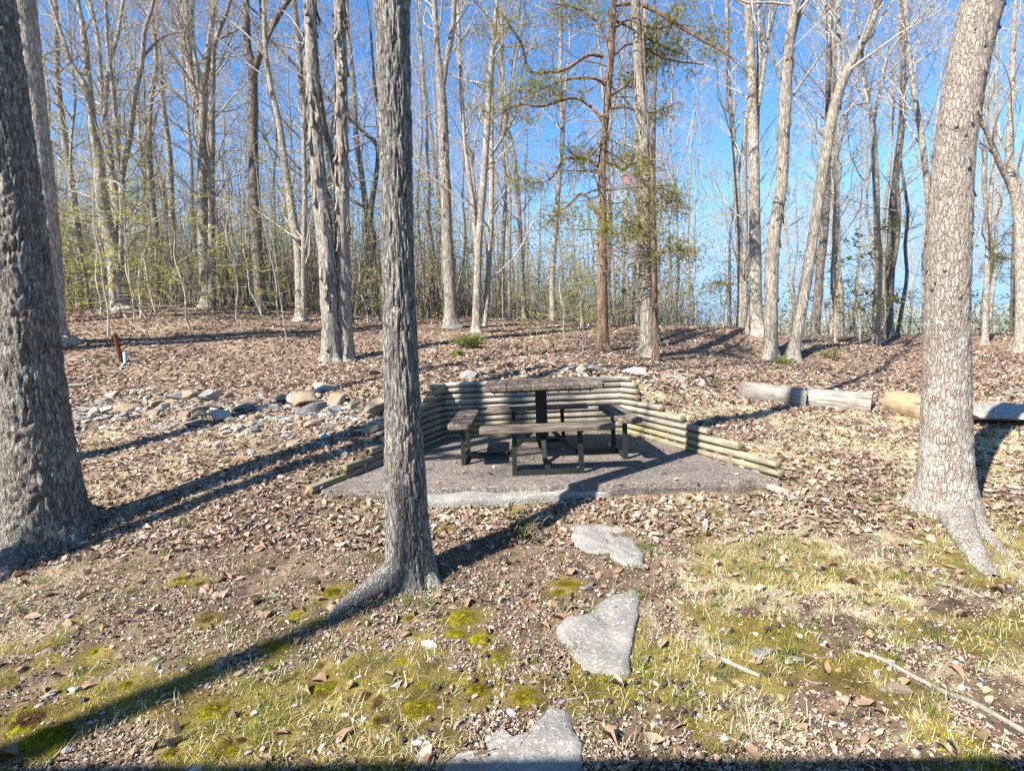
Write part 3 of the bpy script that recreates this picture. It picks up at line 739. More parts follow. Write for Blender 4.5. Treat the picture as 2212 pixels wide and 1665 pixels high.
named_tree('hickory_tree', 'pale lichen covered trunk at the right with small peeling bark plates', 3.72,
    [(2042, 1105, 128), (2042, 1060, 110), (2042, 1000, 97), (2043, 900, 88), (2045, 760, 80), (2046, 640, 77), (2050, 500, 77), (2062, 330, 74), (2078, 220, 74), (2098, 110, 76), (2124, 0, 77), (2165, -180, 74)],
    mat='bark_hickory', Ht=16, k=120, dz=.016, amp=.008, fx=24, fz=8, flare=.12, roots=4, br_from=6.5, nbr=14, seed=63,
    shag=(80, (1.3, 4.6), (.03, .10), (.015, .035), (.004, .022)),
    extra=root_tubes([[(2050, 1085, 84, .06), (2072, 1145, 58, .04), (2105, 1200, 44, .015), (2145, 1245, 30, -.02)], [(2078, 1110, 50, .05), (2120, 1150, 34, .01), (2165, 1185, 22, -.02), (2210, 1205, 12, -.03)], [(2000, 1075, 50, .05), (1965, 1082, 26, .0), (1935, 1092, 12, -.03)]], None))
# ---- trunks of the middle distance
named_tree('hickory_tree', 'left trunk of the close shagbark pair behind the middle tree', 10,
    [(716, 786, 44), (715, 770, 38), (713, 700, 36), (706, 560, 35), (690, 400, 33), (681, 290, 29), (674, 150, 27), (669, 0, 24), (664, -120, 22)], mat='bark_shag', k=40, dz=.04, amp=.02, fx=16, fz=2.2,
    shag=(150, (1.0, 8.5), (.15, .5), (.04, .09), (.02, .09)), nbr=16, br_from=6.5, seed=71)
named_tree('hickory_tree', 'right trunk of the close shagbark pair, almost touching its twin', 10.15,
    [(747, 786, 42), (747, 765, 36), (744, 680, 33), (740, 560, 32), (738, 400, 30), (737, 200, 26), (734, 0, 24), (733, -120, 22)], mat='bark_shag', k=40, dz=.04, amp=.02, fx=16, fz=2.2,
    limbs=[[(733, 420, 12), (715, 330, 10), (700, 250, 8), (690, 180, 6)]], shag=(150, (1.0, 8.5), (.15, .5), (.04, .09), (.02, .09)), nbr=16, br_from=6.5, seed=72)
named_tree('oak_tree', 'trunk half hidden behind the thick dark left tree, leaning left', 9.5,
    [(122, 742, 60), (116, 715, 44), (112, 600, 40), (100, 450, 40), (85, 300, 39), (68, 150, 39), (54, 0, 38), (40, -150, 34)], mat='bark_grey', k=32, dz=.05, amp=.014, br_from=6, seed=73)
named_tree('maple_tree', 'many stemmed tree fanning out from one base, far left', 14,
    [(262, 672, 40), (258, 655, 33), (246, 549, 30), (231, 490, 28), (219, 417, 24), (212, 333, 19), (200, 267, 17), (190, 167, 14), (180, 67, 11), (167, 0, 9)],
    [[(236, 500, 14), (207, 333, 12), (187, 200, 10), (153, 133, 8), (130, 67, 8), (107, 0, 7)], [(265, 668, 24), (264, 583, 18), (260, 500, 16), (247, 417, 14), (233, 300, 12), (220, 200, 10), (213, 100, 9), (193, 0, 8)],
     [(226, 250, 9), (235, 140, 9), (253, 83, 8), (267, 0, 7)], [(263, 575, 13), (265, 433, 12), (264, 383, 11), (280, 300, 11), (290, 217, 10), (307, 133, 9), (313, 67, 8), (333, 0, 7)], [(309, 123, 6), (335, 95, 5), (360, 77, 4), (400, 68, 3)], [(255, 367, 9), (250, 267, 9), (243, 183, 8), (233, 100, 7), (228, 0, 6)],
     [(150, 125, 6), (125, 108, 5), (80, 130, 3)]], mat='bark_grey', seed=74, br_from=4.2, nbr=20)
named_tree('maple_tree', 'two slim trunks grown from one base, third tree from the left edge', 15,
    [(448, 668, 34), (447, 640, 24), (440, 549, 23), (439, 500, 21), (437, 400, 19), (438, 300, 18), (441, 200, 15), (451, 100, 12), (464, 0, 10)],
    [[(431, 240, 10), (413, 160, 9), (397, 83, 8), (392, 0, 7)], [(458, 655, 16), (457, 533, 14), (457, 400, 13), (458, 300, 12), (460, 200, 10), (464, 100, 9), (493, 17, 7)], [(449, 95, 6), (483, 80, 5), (523, 60, 4), (545, 52, 2)]], mat='bark_grey', seed=75, br_from=4.5, nbr=18)
named_tree('oak_tree', 'straight trunk with a wide fork high up, left of the shagbark pair', 14.5,
    [(562, 678, 32), (562, 655, 24), (557, 549, 22), (551, 433, 21), (547, 333, 20), (546, 160, 19), (535, 100, 15), (531, 0, 13)],
    [[(547, 165, 16), (557, 130, 15), (568, 105, 14), (580, 73, 12), (602, 35, 11), (624, 0, 10)], [(569, 100, 8), (567, 60, 8), (563, 0, 7)], [(580, 75, 6), (570, 40, 5), (545, 20, 4)]], mat='bark_dark', seed=76, br_from=5, nbr=14)
named_tree('maple_tree', 'slender trunk curving gently left as it rises, beside the shagbark pair', 14,
    [(650, 694, 30), (649, 670, 21), (645, 549, 19), (633, 470, 18), (617, 367, 15), (603, 267, 13), (584, 183, 11), (573, 100, 10), (570, 0, 9)], [[(657, 690, 14), (657, 560, 12), (659, 420, 11), (657, 300, 10), (660, 150, 8), (664, 0, 7)]], mat='bark_grey', seed=77, br_from=4.5)
named_tree('oak_tree', 'light trunk forking in a narrow V, just right of the middle tree', 14,
    [(977, 712, 38), (975, 690, 29), (967, 533, 24), (961, 367, 21), (956, 240, 21), (951, 173, 18), (944, 100, 13), (938, 0, 11)], [[(955, 190, 14), (964, 133, 13), (977, 67, 12), (982, 0, 11)]], mat='bark_shag', shag=(40, (1.2, 7), (.12, .35), (.03, .06), (.01, .04)), seed=78, br_from=5)
named_tree('maple_tree', 'slim grey trunk with two companion stems behind the tabletop', 13.5,
    [(1029, 722, 24), (1029, 700, 19), (1034, 533, 16), (1044, 400, 15), (1052, 283, 14), (1059, 167, 12), (1071, 33, 10), (1074, 0, 9)], [[(1031, 560, 10), (1021, 440, 10), (1007, 333, 9), (997, 200, 8), (991, 67, 7), (988, 0, 6)], [(1047, 706, 12), (1057, 560, 12), (1062, 400, 11), (1061, 300, 10), (1063, 180, 8)], [(1064, 330, 6), (1090, 290, 5), (1118, 235, 4), (1125, 180, 3)]], mat='bark_grey', seed=79, br_from=4.6)
named_tree('oak_tree', 'pale straight trunk immediately right of the reddish cedar', 10.8,
    [(1399, 772, 46), (1398, 755, 34), (1397, 650, 28), (1392, 533, 26), (1391, 333, 25), (1388, 270, 24), (1382, 200, 22), (1376, 67, 19), (1372, 0, 18), (1370, -120, 17)], mat='bark_shag', k=32, dz=.05, amp=.012, shag=(30, (2, 8), (.1, .35), (.03, .07), (.01, .05)), seed=80, br_from=6.5)
named_tree('oak_tree', 'sturdy trunk with a flared foot among thin companions, right of the pale straight trunk', 13.5,
    [(1633, 722, 52), (1632, 700, 32), (1631, 533, 24), (1628, 333, 22), (1623, 167, 19), (1616, 33, 16), (1615, 0, 15)], [[(1632, 360, 10), (1637, 220, 10), (1640, 120, 9), (1638, 0, 8)], [(1638, 230, 9), (1650, 150, 9), (1665, 33, 8), (1672, 0, 7)]], mat='bark_grey', seed=81, br_from=4.8)
named_tree('hickory_tree', 'left trunk of the close right hand pair, shaggy and curving upward', 12,
    [(1665, 778, 38), (1665, 760, 29), (1666, 649, 27), (1671, 516, 26), (1688, 400, 24), (1693, 290, 24), (1695, 250, 25), (1701, 133, 21), (1714, 20, 18), (1716, -60, 16)], [[(1704, 120, 12), (1721, 50, 11), (1738, 0, 10)], [(1684, 170, 7), (1663, 107, 6), (1642, 67, 4)], [(1714, 205, 6), (1745, 160, 5), (1790, 95, 3)]], mat='bark_shag', k=28, shag=(60, (1, 8), (.12, .35), (.03, .07), (.015, .05)), seed=82, br_from=5)
named_tree('hickory_tree', 'long trunk leaning far right from the same spot as the curving shaggy trunk', 12,
    [(1711, 782, 34), (1714, 760, 26), (1728, 683, 23), (1751, 549, 22), (1758, 500, 21), (1778, 367, 21), (1795, 267, 22), (1815, 190, 20), (1841, 133, 17), (1875, 67, 15), (1899, 0, 13)], [[(1815, 185, 12), (1812, 100, 9), (1811, 0, 8)], [(1822, 250, 5), (1845, 228, 4), (1875, 222, 3)]], mat='bark_shag', k=26, shag=(40, (1, 8), (.1, .3), (.03, .06), (.01, .04)), seed=83, br_from=4.6)
named_tree('oak_tree', 'dark narrow trunk leaning right just behind the long leaning trunk', 15.5,
    [(1760, 732, 24), (1763, 700, 18), (1771, 583, 17), (1781, 500, 16), (1786, 420, 14), (1788, 330, 12), (1790, 150, 10), (1796, 0, 8)], mat='bark_dark', seed=84, br_from=4)
named_tree('maple_tree', 'thin pale trunk forking at mid height, first left of the lichen covered trunk', 17,
    [(1892, 756, 24), (1892, 740, 16), (1896, 649, 15), (1898, 549, 14), (1895, 500, 13), (1891, 367, 13), (1885, 267, 11), (1874, 210, 8), (1860, 100, 6)], [[(1887, 260, 8), (1905, 183, 7), (1921, 117, 6), (1965, 60, 5), (2008, 17, 4)], [(1890, 340, 6), (1868, 390, 3), (1838, 340, 2)]], mat='bark_grey', seed=85, br_from=4.2)
named_tree('oak_tree', 'brown straight trunk behind the thin pale forking trunk on the right', 19,
    [(1917, 728, 24), (1918, 700, 18), (1925, 549, 17), (1928, 467, 16), (1938, 350, 14), (1948, 267, 12), (1951, 133, 10), (1948, 0, 8)], mat='bark_dark', seed=86, br_from=4.5)
named_tree('maple_tree', 'slim trunk whose upper part shows left of the lichen covered trunk', 14,
    [(2012, 740, 18), (2012, 600, 13), (2004, 420, 12), (1991, 300, 11), (1975, 200, 9), (1962, 100, 8), (1955, 0, 7)], mat='bark_grey', seed=87, br_from=4)
named_tree('hickory_tree', 'forking trunk at the extreme right edge', 13,
    [(2207, 745, 30), (2207, 690, 22), (2205, 520, 21), (2196, 430, 20), (2183, 385, 19), (2180, 300, 12), (2186, 200, 10), (2190, 67, 9), (2194, 0, 8)], [[(2182, 400, 12), (2158, 350, 11), (2135, 290, 9), (2118, 257, 8), (2105, 170, 6), (2098, 60, 5)]], mat='bark_grey', seed=88, br_from=3.4)
named_tree('maple_tree', 'very thin straight trunk between the lichen covered trunk and the right edge', 15,
    [(2128, 752, 16), (2128, 720, 11), (2131, 616, 10), (2135, 516, 9), (2142, 400, 8), (2150, 250, 6), (2155, 50, 5)], mat='bark_grey', seed=89, br_from=3)
named_tree('oak_tree', 'dark crooked slender tree seen just left of the middle trunk', 17,
    [(800, 705, 18), (801, 640, 14), (806, 520, 13), (800, 467, 12), (817, 330, 10), (790, 290, 8), (760, 262, 6)], [[(817, 345, 8), (835, 300, 6), (812, 200, 6), (800, 60, 5)]], mat='bark_dark', seed=90, br_from=2.5)
named_tree('maple_tree', 'slim pale trunk between the many stemmed tree and the two trunk tree', 20,
    [(375, 640, 16), (374, 540, 13), (370, 430, 12), (366, 330, 11), (352, 225, 10), (348, 150, 8), (341, 60, 6)], mat='bark_grey', seed=91, br_from=4)
named_tree('maple_tree', 'slender trunk close behind the pale straight trunk, just to its right', 13,
    [(1414, 722, 22), (1414, 680, 15), (1412, 540, 14), (1410, 400, 12), (1412, 250, 10), (1416, 80, 8)], mat='bark_dark', seed=92, br_from=4, twig='twig_dark')
named_tree('maple_tree', 'light slim trunk left of the sturdy flared trunk', 16,
    [(1600, 705, 18), (1600, 640, 13), (1597, 500, 12), (1592, 400, 12), (1585, 300, 10), (1574, 180, 9), (1570, 0, 7)], [[(1608, 700, 12), (1611, 560, 11), (1609, 400, 10), (1612, 260, 8), (1640, 150, 6)]], mat='bark_grey', seed=93, br_from=4)

# ---- cedars
CEDPAL = [(.30, .30, .06), (.36, .33, .08), (.46, .41, .12), (.20, .22, .05), (.34, .26, .10)]
def sprays(mb, centers, rad, n, droop=.5, L=(.03, .08), pal=CEDPAL):
    for c, ra in zip(centers, rad):
        m_ = max(3, int(n*ra*ra*12)); u = RNG.normal(0, 1, (m_, 3))*ra*np.array([.6, .6, .4]); P = np.array(c)+u
        # each spray: a short drooping tassel of blades
        for _ in range(5):
            d_ = RNG.normal(0, .6, (m_, 3))+np.array([0, 0, -droop]); d_ /= np.linalg.norm(d_, axis=1, keepdims=True)
            s = RNG.uniform(*L, m_)[:, None]; w_ = np.cross(d_, RNG.normal(0, 1, (m_, 3))); w_ /= np.linalg.norm(w_, axis=1, keepdims=True); w_ *= s*.11
            V = np.stack([P-w_, P+w_, P+d_*s+w_*.4, P+d_*s-w_*.4], 1).reshape(-1, 3); i = np.arange(m_)[:, None]*4
            mb.add(V, i+np.array([[0, 1, 2, 3]]), None, np.repeat(pick(pal, m_, .25), 4, 0)); P = P+d_*s*.6
def cedar(name, label, d, trunk, limbs, spots, mat='bark_cedar', seed=5, nb=30, zr=(1.5, 9), twl=(.8, 2.2)):
    random.seed(seed); P = px_path(trunk, d); base = P[0, :3].copy(); base[2] = H1(base[0], base[1])
    low = P[0].copy(); low[2] = base[2]-.2; full = extend(np.vstack([low[None], P]), 11)
    root = empty(name, base, label, 'tree'); mb = MB()
    C, r, N_ = trunk_tube(mb, full, 26, .05, .012, 26, 1.6, seed, base[2], .3, 5); shags(mb, C, r, 50, (base[2]+.6, base[2]+6), (.15, .4), (.015, .03), (.005, .02), seed)
    cen, rad, br = [], [], []
    for lb in limbs:
        dr = lb[0]; pl = lb[1:]; Lp = px_path(pl, d); s = np.concatenate([[0], np.cumsum(np.linalg.norm(np.diff(Lp[:, :3], axis=0), axis=1))])
        for i in range(len(Lp)): Lp[i, :3] = Wd(pl[i][0], pl[i][1], d+dr*s[i])
        trunk_tube(mb, Lp, 8, .08, .004, 30, 8, seed+3)
        A = resample(Lp, 30)
        for i in range(8, 30, 2):
            th = random.uniform(0, 6.28); grow(br, tuple(A[i, :3]), (math.cos(th)*.8, math.sin(th)*.8, random.uniform(-.5, .5)), random.uniform(.3, .9), .010, 1, 1.2, -.02)
            if pl[-1][2] < 4.5 and i > 12: cen.append(A[i, :3]+RNG.normal(0, .12, 3)); rad.append(random.uniform(.16, .34))
    for i in range(nb):
        j = random.choice(np.where((C[:, 2] > base[2]+zr[0]) & (C[:, 2] < base[2]+zr[1]))[0]); th = random.uniform(0, 6.28)
        grow(br, tuple(C[j]), (math.cos(th), math.sin(th), random.uniform(-.25, .35)), random.uniform(*twl), .016, 1, 1.3, -.01)
    mb.build('trunk', MAT[mat], root, True, off=base)
    crown_mb(br).build('branches', MAT['twig_dark'], root, True, off=base)
    fb = MB()
    for (x, y, ra, dd) in spots:
        for _ in range(max(2, int(ra/9))):
            c = Wd(x+random.gauss(0, ra*.5), y+random.gauss(0, ra*.45), d+dd+random.gauss(0, .35)); cen.append(c); rad.append(random.uniform(.12, .28))
    sprays(fb, cen, rad, 44)
    fb.build('foliage', MAT['needle'], root, False, off=base)
    return root
cedar('cedar_tree', 'reddish barked cedar with crooked bare limbs and sparse green sprays', 11,
    [(1302, 758, 34), (1302, 740, 27), (1301, 640, 22), (1301, 533, 20), (1301, 433, 18), (1301, 350, 16), (1307, 267, 15), (1316, 167, 15), (1322, 67, 14), (1326, 0, 13), (1328, -100, 12)],
    [(-.25, (1303, 123, 8), (1285, 119, 8), (1267, 121, 7), (1221, 150, 7), (1184, 157, 6), (1144, 153, 6), (1128, 100, 5), (1105, 62, 4), (1077, 23, 2)), (.2, (1306, 267, 8), (1290, 245, 7), (1271, 227, 6), (1237, 212, 6), (1171, 230, 5), (1121, 227, 4), (1071, 253, 2)),
     (-.35, (1309, 185, 6), (1284, 170, 6), (1237, 170, 5), (1190, 185, 3), (1120, 215, 2)), (.3, (1295, 362, 8), (1270, 346, 8), (1221, 343, 7), (1205, 365, 5), (1187, 387, 4), (1150, 395, 3), (1117, 380, 2)), (.2, (1323, 205, 6), (1345, 190, 6), (1371, 168, 5), (1410, 140, 2)),
     (-.1, (1320, 234, 6), (1354, 233, 5), (1400, 245, 4), (1470, 220, 2)), (-.3, (1328, 12, 8), (1371, 8, 8), (1421, 27, 8), (1475, 62, 7), (1540, 100, 5), (1600, 135, 2)), (.3, (1330, 45, 7), (1365, 62, 6), (1420, 95, 5), (1480, 120, 3)), (-.2, (1312, 350, 7), (1336, 360, 6), (1349, 367, 5), (1362, 352, 4), (1380, 330, 2)),
     (-.3, (1306, 290, 6), (1283, 330, 5), (1250, 340, 4), (1215, 310, 2)), (.3, (1318, 100, 6), (1290, 50, 5), (1250, 20, 4), (1180, 5, 2)), (.1, (1298, 480, 5), (1262, 420, 5), (1225, 445, 4), (1160, 500, 2)), (-.3, (1330, 60, 5), (1362, 42, 5), (1410, 62, 5), (1460, 52, 3)), (.2, (1326, 120, 6), (1365, 95, 5), (1440, 128, 4), (1520, 140, 3))],
    [(1215, 30, 55, 0), (1290, 20, 60, 0), (1160, 60, 45, 0), (1060, 150, 30, -.5), (1055, 185, 25, -.5), (1020, 235, 22, -.6), (1130, 195, 34, -.3), (1190, 195, 30, -.2), (1245, 190, 26, 0), (1040, 60, 20, 0), (1290, 440, 30, -.2), (1275, 490, 34, -.2), (1300, 475, 30, .2), (1330, 460, 30, 0), (1500, 30, 50, 0), (1540, 80, 36, 0), (1620, 80, 26, .3), (1120, 375, 22, .3), (1150, 390, 20, .3), (1480, 10, 50, 0)], seed=101, nb=46, zr=(1.6, 7.5))
cedar('cedar_tree', 'green sprayed young cedar wrapped around the pale straight trunk', 10.3,
    [(1416, 764, 14), (1414, 680, 10), (1412, 560, 9), (1410, 430, 8), (1408, 360, 6), (1405, 330, 4)], [(0, (1410, 470, 4), (1440, 440, 4), (1470, 430, 3)), (0, (1410, 520, 4), (1380, 490, 3), (1340, 480, 2)), (.2, (1411, 560, 4), (1450, 540, 3), (1490, 545, 2))],
    [(1395, 370, 34, 0), (1400, 405, 36, 0), (1370, 395, 26, 0), (1400, 440, 30, 0), (1445, 440, 30, 0), (1480, 430, 26, 0), (1350, 445, 24, -.1), (1450, 500, 30, 0), (1400, 510, 26, 0), (1340, 500, 22, 0), (1420, 560, 22, 0)], mat='bark_cedar', seed=102, nb=24, zr=(1.0, 4), twl=(.4, 1.2))
DKP = [(.13, .15, .04), (.18, .19, .05), (.09, .11, .03), (.26, .24, .08)]
cedar('evergreen_tree', 'dark green evergreen rising behind the trees right of the many stemmed tree', 24, [(312, 648, 14), (312, 560, 11), (311, 430, 9), (311, 335, 5)], [(0, (311, 420, 3), (335, 400, 3), (350, 395, 2)), (0, (311, 460, 3), (280, 450, 3), (262, 448, 2))],
    [(310, 345, 38, 0), (300, 375, 44, 0), (332, 365, 34, 0), (318, 410, 44, 0), (280, 440, 44, 0), (345, 430, 38, 0), (255, 500, 40, 0), (330, 480, 44, 0), (290, 500, 44, 0), (235, 450, 30, 0)], mat='bark_dark', seed=103, nb=30, zr=(2, 7), twl=(.6, 1.4))
cedar('young_cedar', 'young dark cedar low between the pale straight trunk and the sturdy flared trunk', 17, [(1575, 712, 9), (1575, 640, 7), (1576, 560, 5), (1577, 500, 3)], [(0, (1575, 620, 3), (1555, 610, 3), (1540, 612, 2))], [(1575, 520, 20, 0), (1580, 560, 28, 0), (1565, 600, 32, 0), (1590, 630, 32, 0), (1560, 660, 32, 0)], mat='bark_dark', seed=104, nb=16, zr=(.6, 3), twl=(.3, .8))
cedar('evergreen_tree', 'dark evergreen with drooping sprays at the right edge behind the forking trunk', 20, [(2190, 730, 14), (2190, 620, 11), (2192, 500, 8), (2194, 430, 4)], [(0, (2190, 560, 3), (2160, 555, 3), (2135, 560, 2))], [(2195, 450, 30, 0), (2190, 490, 40, 0), (2205, 540, 44, 0), (2160, 545, 40, 0), (2180, 600, 44, 0), (2140, 570, 30, 0), (2120, 590, 24, 0)], mat='bark_dark', seed=105, nb=22, zr=(1, 5), twl=(.6, 1.4))
# ------------------------------------------------------------------ the wood behind: prototypes, then copies
def proto_tree(seed, H_, r, fork, mat, bud=2, sp=.10):
    random.seed(seed); rows = []; x = y = 0; lx, ly = random.gauss(0, .02), random.gauss(0, .02)
    for i in range(12):
        z = H_*i/11; t = i/11; rows.append((x, y, z-.2*(i == 0), r*(1-t)**.75*.95+.012)); x += lx*H_/11+random.gauss(0, sp); y += ly*H_/11+random.gauss(0, sp)
    P = np.array(rows); mb = MB(); trunk_tube(mb, P, 10, .22, .008, 20, 4, seed, 0, .35, 4); br = []; A = resample(P, 60)
    if fork:
        j = int(fork*59); a = random.uniform(0, 6.28); b = A[j]; L = [(b[0], b[1], b[2], b[3]*.8)]
        for i in range(1, 7): L.append((b[0]+math.cos(a)*(.35*i+.1*random.random()), b[1]+math.sin(a)*.35*i+.1*random.random(), b[2]+i*H_*.075, b[3]*.8*(1-i/7.5)))
        L = np.array(L); trunk_tube(mb, L, 8, .25, .006, 20, 4, seed+1); B = resample(L, 30)
        for i in range(7): q = B[random.randint(8, 28)]; th = random.uniform(0, 6.28); grow(br, tuple(q[:3]), (math.cos(th), math.sin(th), .7), random.uniform(1.2, 2.6), max(q[3]*.5, .01), 2, 1, .06)
    for i in range(22):
        t = random.uniform(.22, .99); q = A[int(t*59)]; th = random.uniform(0, 6.28)
        grow(br, tuple(q[:3]), (math.cos(th), math.sin(th), random.uniform(.2, 1.0)), random.uniform(1.2, 3.2)*(1.2-.6*t), max(q[3]*.33, .008), 2, 1, .05)
    return mb, crown_mb(br), buds_from(br, bud, .05, BUDPAL, 2600)
PROTO = []
for i, (h, r, fk, mt) in enumerate([(15, .095, .45, 'bark_grey'), (17, .115, 0, 'bark_shag'), (13, .06, 0, 'bark_grey'), (16, .085, .35, 'bark_grey'), (12, .05, .5, 'bark_grey'), (18, .105, .55, 'bark_shag'), (14, .065, 0, 'bark_dark'), (11, .042, 0, 'bark_grey')]):
    a, b, c = proto_tree(200+i, h, r, fk, mt)
    PROTO.append((a.build('trunk', MAT[mt]), b.build('crown', MAT['twig']), c.build('foliage', MAT['bud'], None, False)))
def zlabel(u):
    if u < -.22: return 'bare thin tree in the crowd of trunks up the left hillside', 'bare trees crowding the left hillside'
    if u < .32: return 'bare thin tree in the wood straight behind the picnic table', 'bare trees in the wood behind the table'
    return 'bare thin tree on the ridge behind the right hand trunks', 'bare trees along the right ridge'
rs = random.Random(5); placed = []; first = set()
def put_tree(u, d):
    i = rs.randrange(len(PROTO)); x = u*d; z = H1(x, d)-.05; lb, gp = zlabel(u)
    root = empty('woodland_tree', (x, d, z), lb, 'tree', gp, rs.uniform(0, 6.28)); s = rs.uniform(.85, 1.2); root.scale = (s, s, s*rs.uniform(.95, 1.15)); root.rotation_euler = (rs.gauss(0, .02), rs.gauss(0, .02), rs.uniform(0, 6.28))
    for o in PROTO[i]:
        if i in first: c = o.copy(); COL.objects.link(c)
        else: c = o
        c.parent = root
    first.add(i)
n_ = 0
while n_ < 165:
    d = 16+36*rs.random()**1.1; u = rs.uniform(-1.12, 1.12)
    if u > .3 and rs.random() < .5: continue
    if any(math.hypot(u*d-a, d-b) < .8 for a, b in placed): continue
    placed.append((u*d, d)); put_tree(u, d); n_ += 1
# far wood seen as one mass
fw_ = MB(); P1, R1 = [], []; BP = []; bc = []; rs2 = np.random.default_rng(3)
for _ in range(330):
    d = 48+60*rs2.random(); u = rs2.uniform(-1.3, 1.2); x = u*d; z = H1(x, d)-.2; h = rs2.uniform(8, 14)*(1 if u < .25 else .75)
    lean = rs2.normal(0, .05, 2); t = np.linspace(0, 1, 6); base = np.array([x, d, z])
    pts = base+np.stack([lean[0]*t*h+rs2.normal(0, .12, 6)*t, lean[1]*t*h, t*h], -1); P1.append(pts); R1.append(rs2.uniform(.06, .15)*(1-t*.85))
    for _b in range(16):
        tt = rs2.uniform(.3, 1); p = base+np.array([lean[0]*tt*h, lean[1]*tt*h, tt*h]); a = rs2.uniform(0, 6.28); L = rs2.uniform(.8, 2.4); v = np.array([math.cos(a), math.sin(a), rs2.uniform(.3, 1.2)])*L
        P1.append(p+np.outer(np.linspace(0, 1, 6), v)+rs2.normal(0, .08, (6, 3))*np.linspace(0, 1, 6)[:, None]); R1.append(.028*(1-np.linspace(0, 1, 6)*.8))
        for _k in range(4): BP.append(p+v*rs2.uniform(.3, 1)+rs2.normal(0, .45, 3))
fw_.tubes(np.array(P1), np.array(R1), 3, pick([(.48, .42, .35), (.56, .49, .41), (.36, .31, .26)], len(P1), .2))
BP = np.array(BP); flakes(fw_, BP, rs2.uniform(.08, .22, len(BP)), pick([(.44, .40, .24), (.38, .36, .14), (.40, .34, .26), (.27, .30, .13)], len(BP)))
# low brush among the far trunks
def brush(n, d0, d1, u0, u1, hmax, sz, pal):
    q = rs2.random((n, 3)); d = d0+(d1-d0)*q[:, 0]; u = u0+(u1-u0)*q[:, 1]; x = u*d; hz = q[:, 2]**1.5*hmax*(.5+n2(x, d, .15, 78, 2)); P = np.stack([x, d, H(x, d)+hz], -1)
    P = P[n2(x, d, .22, 77, 2)+.25*(n2(x, d, .8, 79, 2)-.5) > .40]; flakes(fw_, P, rs2.uniform(sz*.5, sz*1.4, len(P)), pick(pal, len(P)), .4)
    m_ = n//25; d = d0+(d1-d0)*rs2.random(m_); x = (u0+(u1-u0)*rs2.random(m_))*d; b0 = np.stack([x, d, H(x, d)-.1], -1); v = np.stack([rs2.normal(0, .4, m_), rs2.normal(0, .3, m_), rs2.uniform(.8, 1, m_)*hmax*rs2.uniform(.4, 1.1, m_)], -1)
    t = np.linspace(0, 1, 6)[None, :, None]; Pth = b0[:, None]+v[:, None]*t+rs2.normal(0, .06, (m_, 6, 3))*t; fw_.tubes(Pth, np.tile(np.linspace(.016, .005, 6), (m_, 1)), 3, pick([(.42, .37, .30), (.50, .44, .36), (.30, .25, .2)], m_))
TY = [(.66, .62, .20), (.60, .55, .24), (.50, .51, .14), (.70, .63, .38), (.42, .37, .22)]
brush(130000, 15.5, 36, -1.25, -.1, 4.6, .07, TY)
brush(50000, 18, 45, -.15, .35, 3.0, .08, TY+[(.40, .35, .26)])
brush(30000, 20, 50, .3, 1.15, 2.2, .085, [(.32, .33, .12), (.22, .26, .09), (.40, .37, .22), (.15, .19, .06)])
brush(30000, 40, 95, -1.3, .4, 6.0, .16, TY)
tag(fw_.build('far_woods', MAT['leaf'], None, False), 'hazy mass of distant thin trees and brush filling the wood', 'woods', None, 'stuff')

# saplings of the understorey
YG = [(.52, .52, .08), (.58, .55, .10), (.44, .47, .08), (.56, .50, .2)]; GR = [(.10, .15, .03), (.16, .19, .04), (.22, .22, .05), (.30, .28, .07)]
SAP = []
for i in range(7):
    random.seed(300+i); h = [2.4, 3.4, 4.6, 3.0, 5.4, 2.6, 3.6][i]; green = i >= 5; rows = []; x = y = 0
    for j in range(9): rows.append((x, y, h*j/8-.1*(j == 0), .019*(1-j/8.6)+.004)); x += random.gauss(0, .05); y += random.gauss(0, .05)
    P = np.array(rows); mb = MB(); trunk_tube(mb, P, 6, .2); A = resample(P, 40); br = []
    for _ in range(16): q_ = A[random.randint(8, 38)]; th = random.uniform(0, 6.28); grow(br, tuple(q_[:3]), (math.cos(th), math.sin(th), random.uniform(.0, .5)), random.uniform(.4, 1.3), .006, 1, 1.1, .02)
    cm = crown_mb(br); mb.add(np.concatenate(cm.V), np.concatenate(cm.Q))
    lf = buds_from(br, 10 if green else 12, .07 if green else .045, GR if green else YG, 5000, 1, .5)
    SAP.append((mb.build('stem', MAT['twig']), lf.build('foliage', MAT['leaf'], None, False), green))
firsts = set(); rs = random.Random(9)
def sap(i, x, y, s, lb, gp):
    root = empty('sapling', (x, y, H1(x, y)-.03), lb, 'sapling', gp, rs.uniform(0, 6.28)); root.scale = (s,)*3; root.rotation_euler = (rs.gauss(0, .06), rs.gauss(0, .06), rs.uniform(0, 6.28))
    for o in SAP[i][:2]:
        if i in firsts: c = o.copy(); COL.objects.link(c)
        else: c = o
        c.parent = root
    firsts.add(i)
n_ = 0
while n_ < 190:
    d = 11.5+26*rs.random(); u = rs.uniform(-1.1, 1.1)
    if u > .2 and rs.random() < .55: continue
    if d < 14 and u > -.3: continue
    gr = rs.random() < (.65 if u > .42 else .06); i = rs.choice([5, 6]) if gr else rs.choice([0, 1, 2, 3, 4])
    if gr: lb, gp = 'young tree with dark green leaves among the ridge trunks', 'dark leaved young trees in the brush'
    elif u < -.1: lb, gp = 'wispy sapling with new yellow green leaves on the left slope', 'yellow green saplings on the left slope'
    else: lb, gp = 'thin sapling with few pale leaves in the wood behind the table', 'thin saplings behind the table and right ridge'
    sap(i, u*d, d, rs.uniform(.6, 1.15), lb, gp); n_ += 1

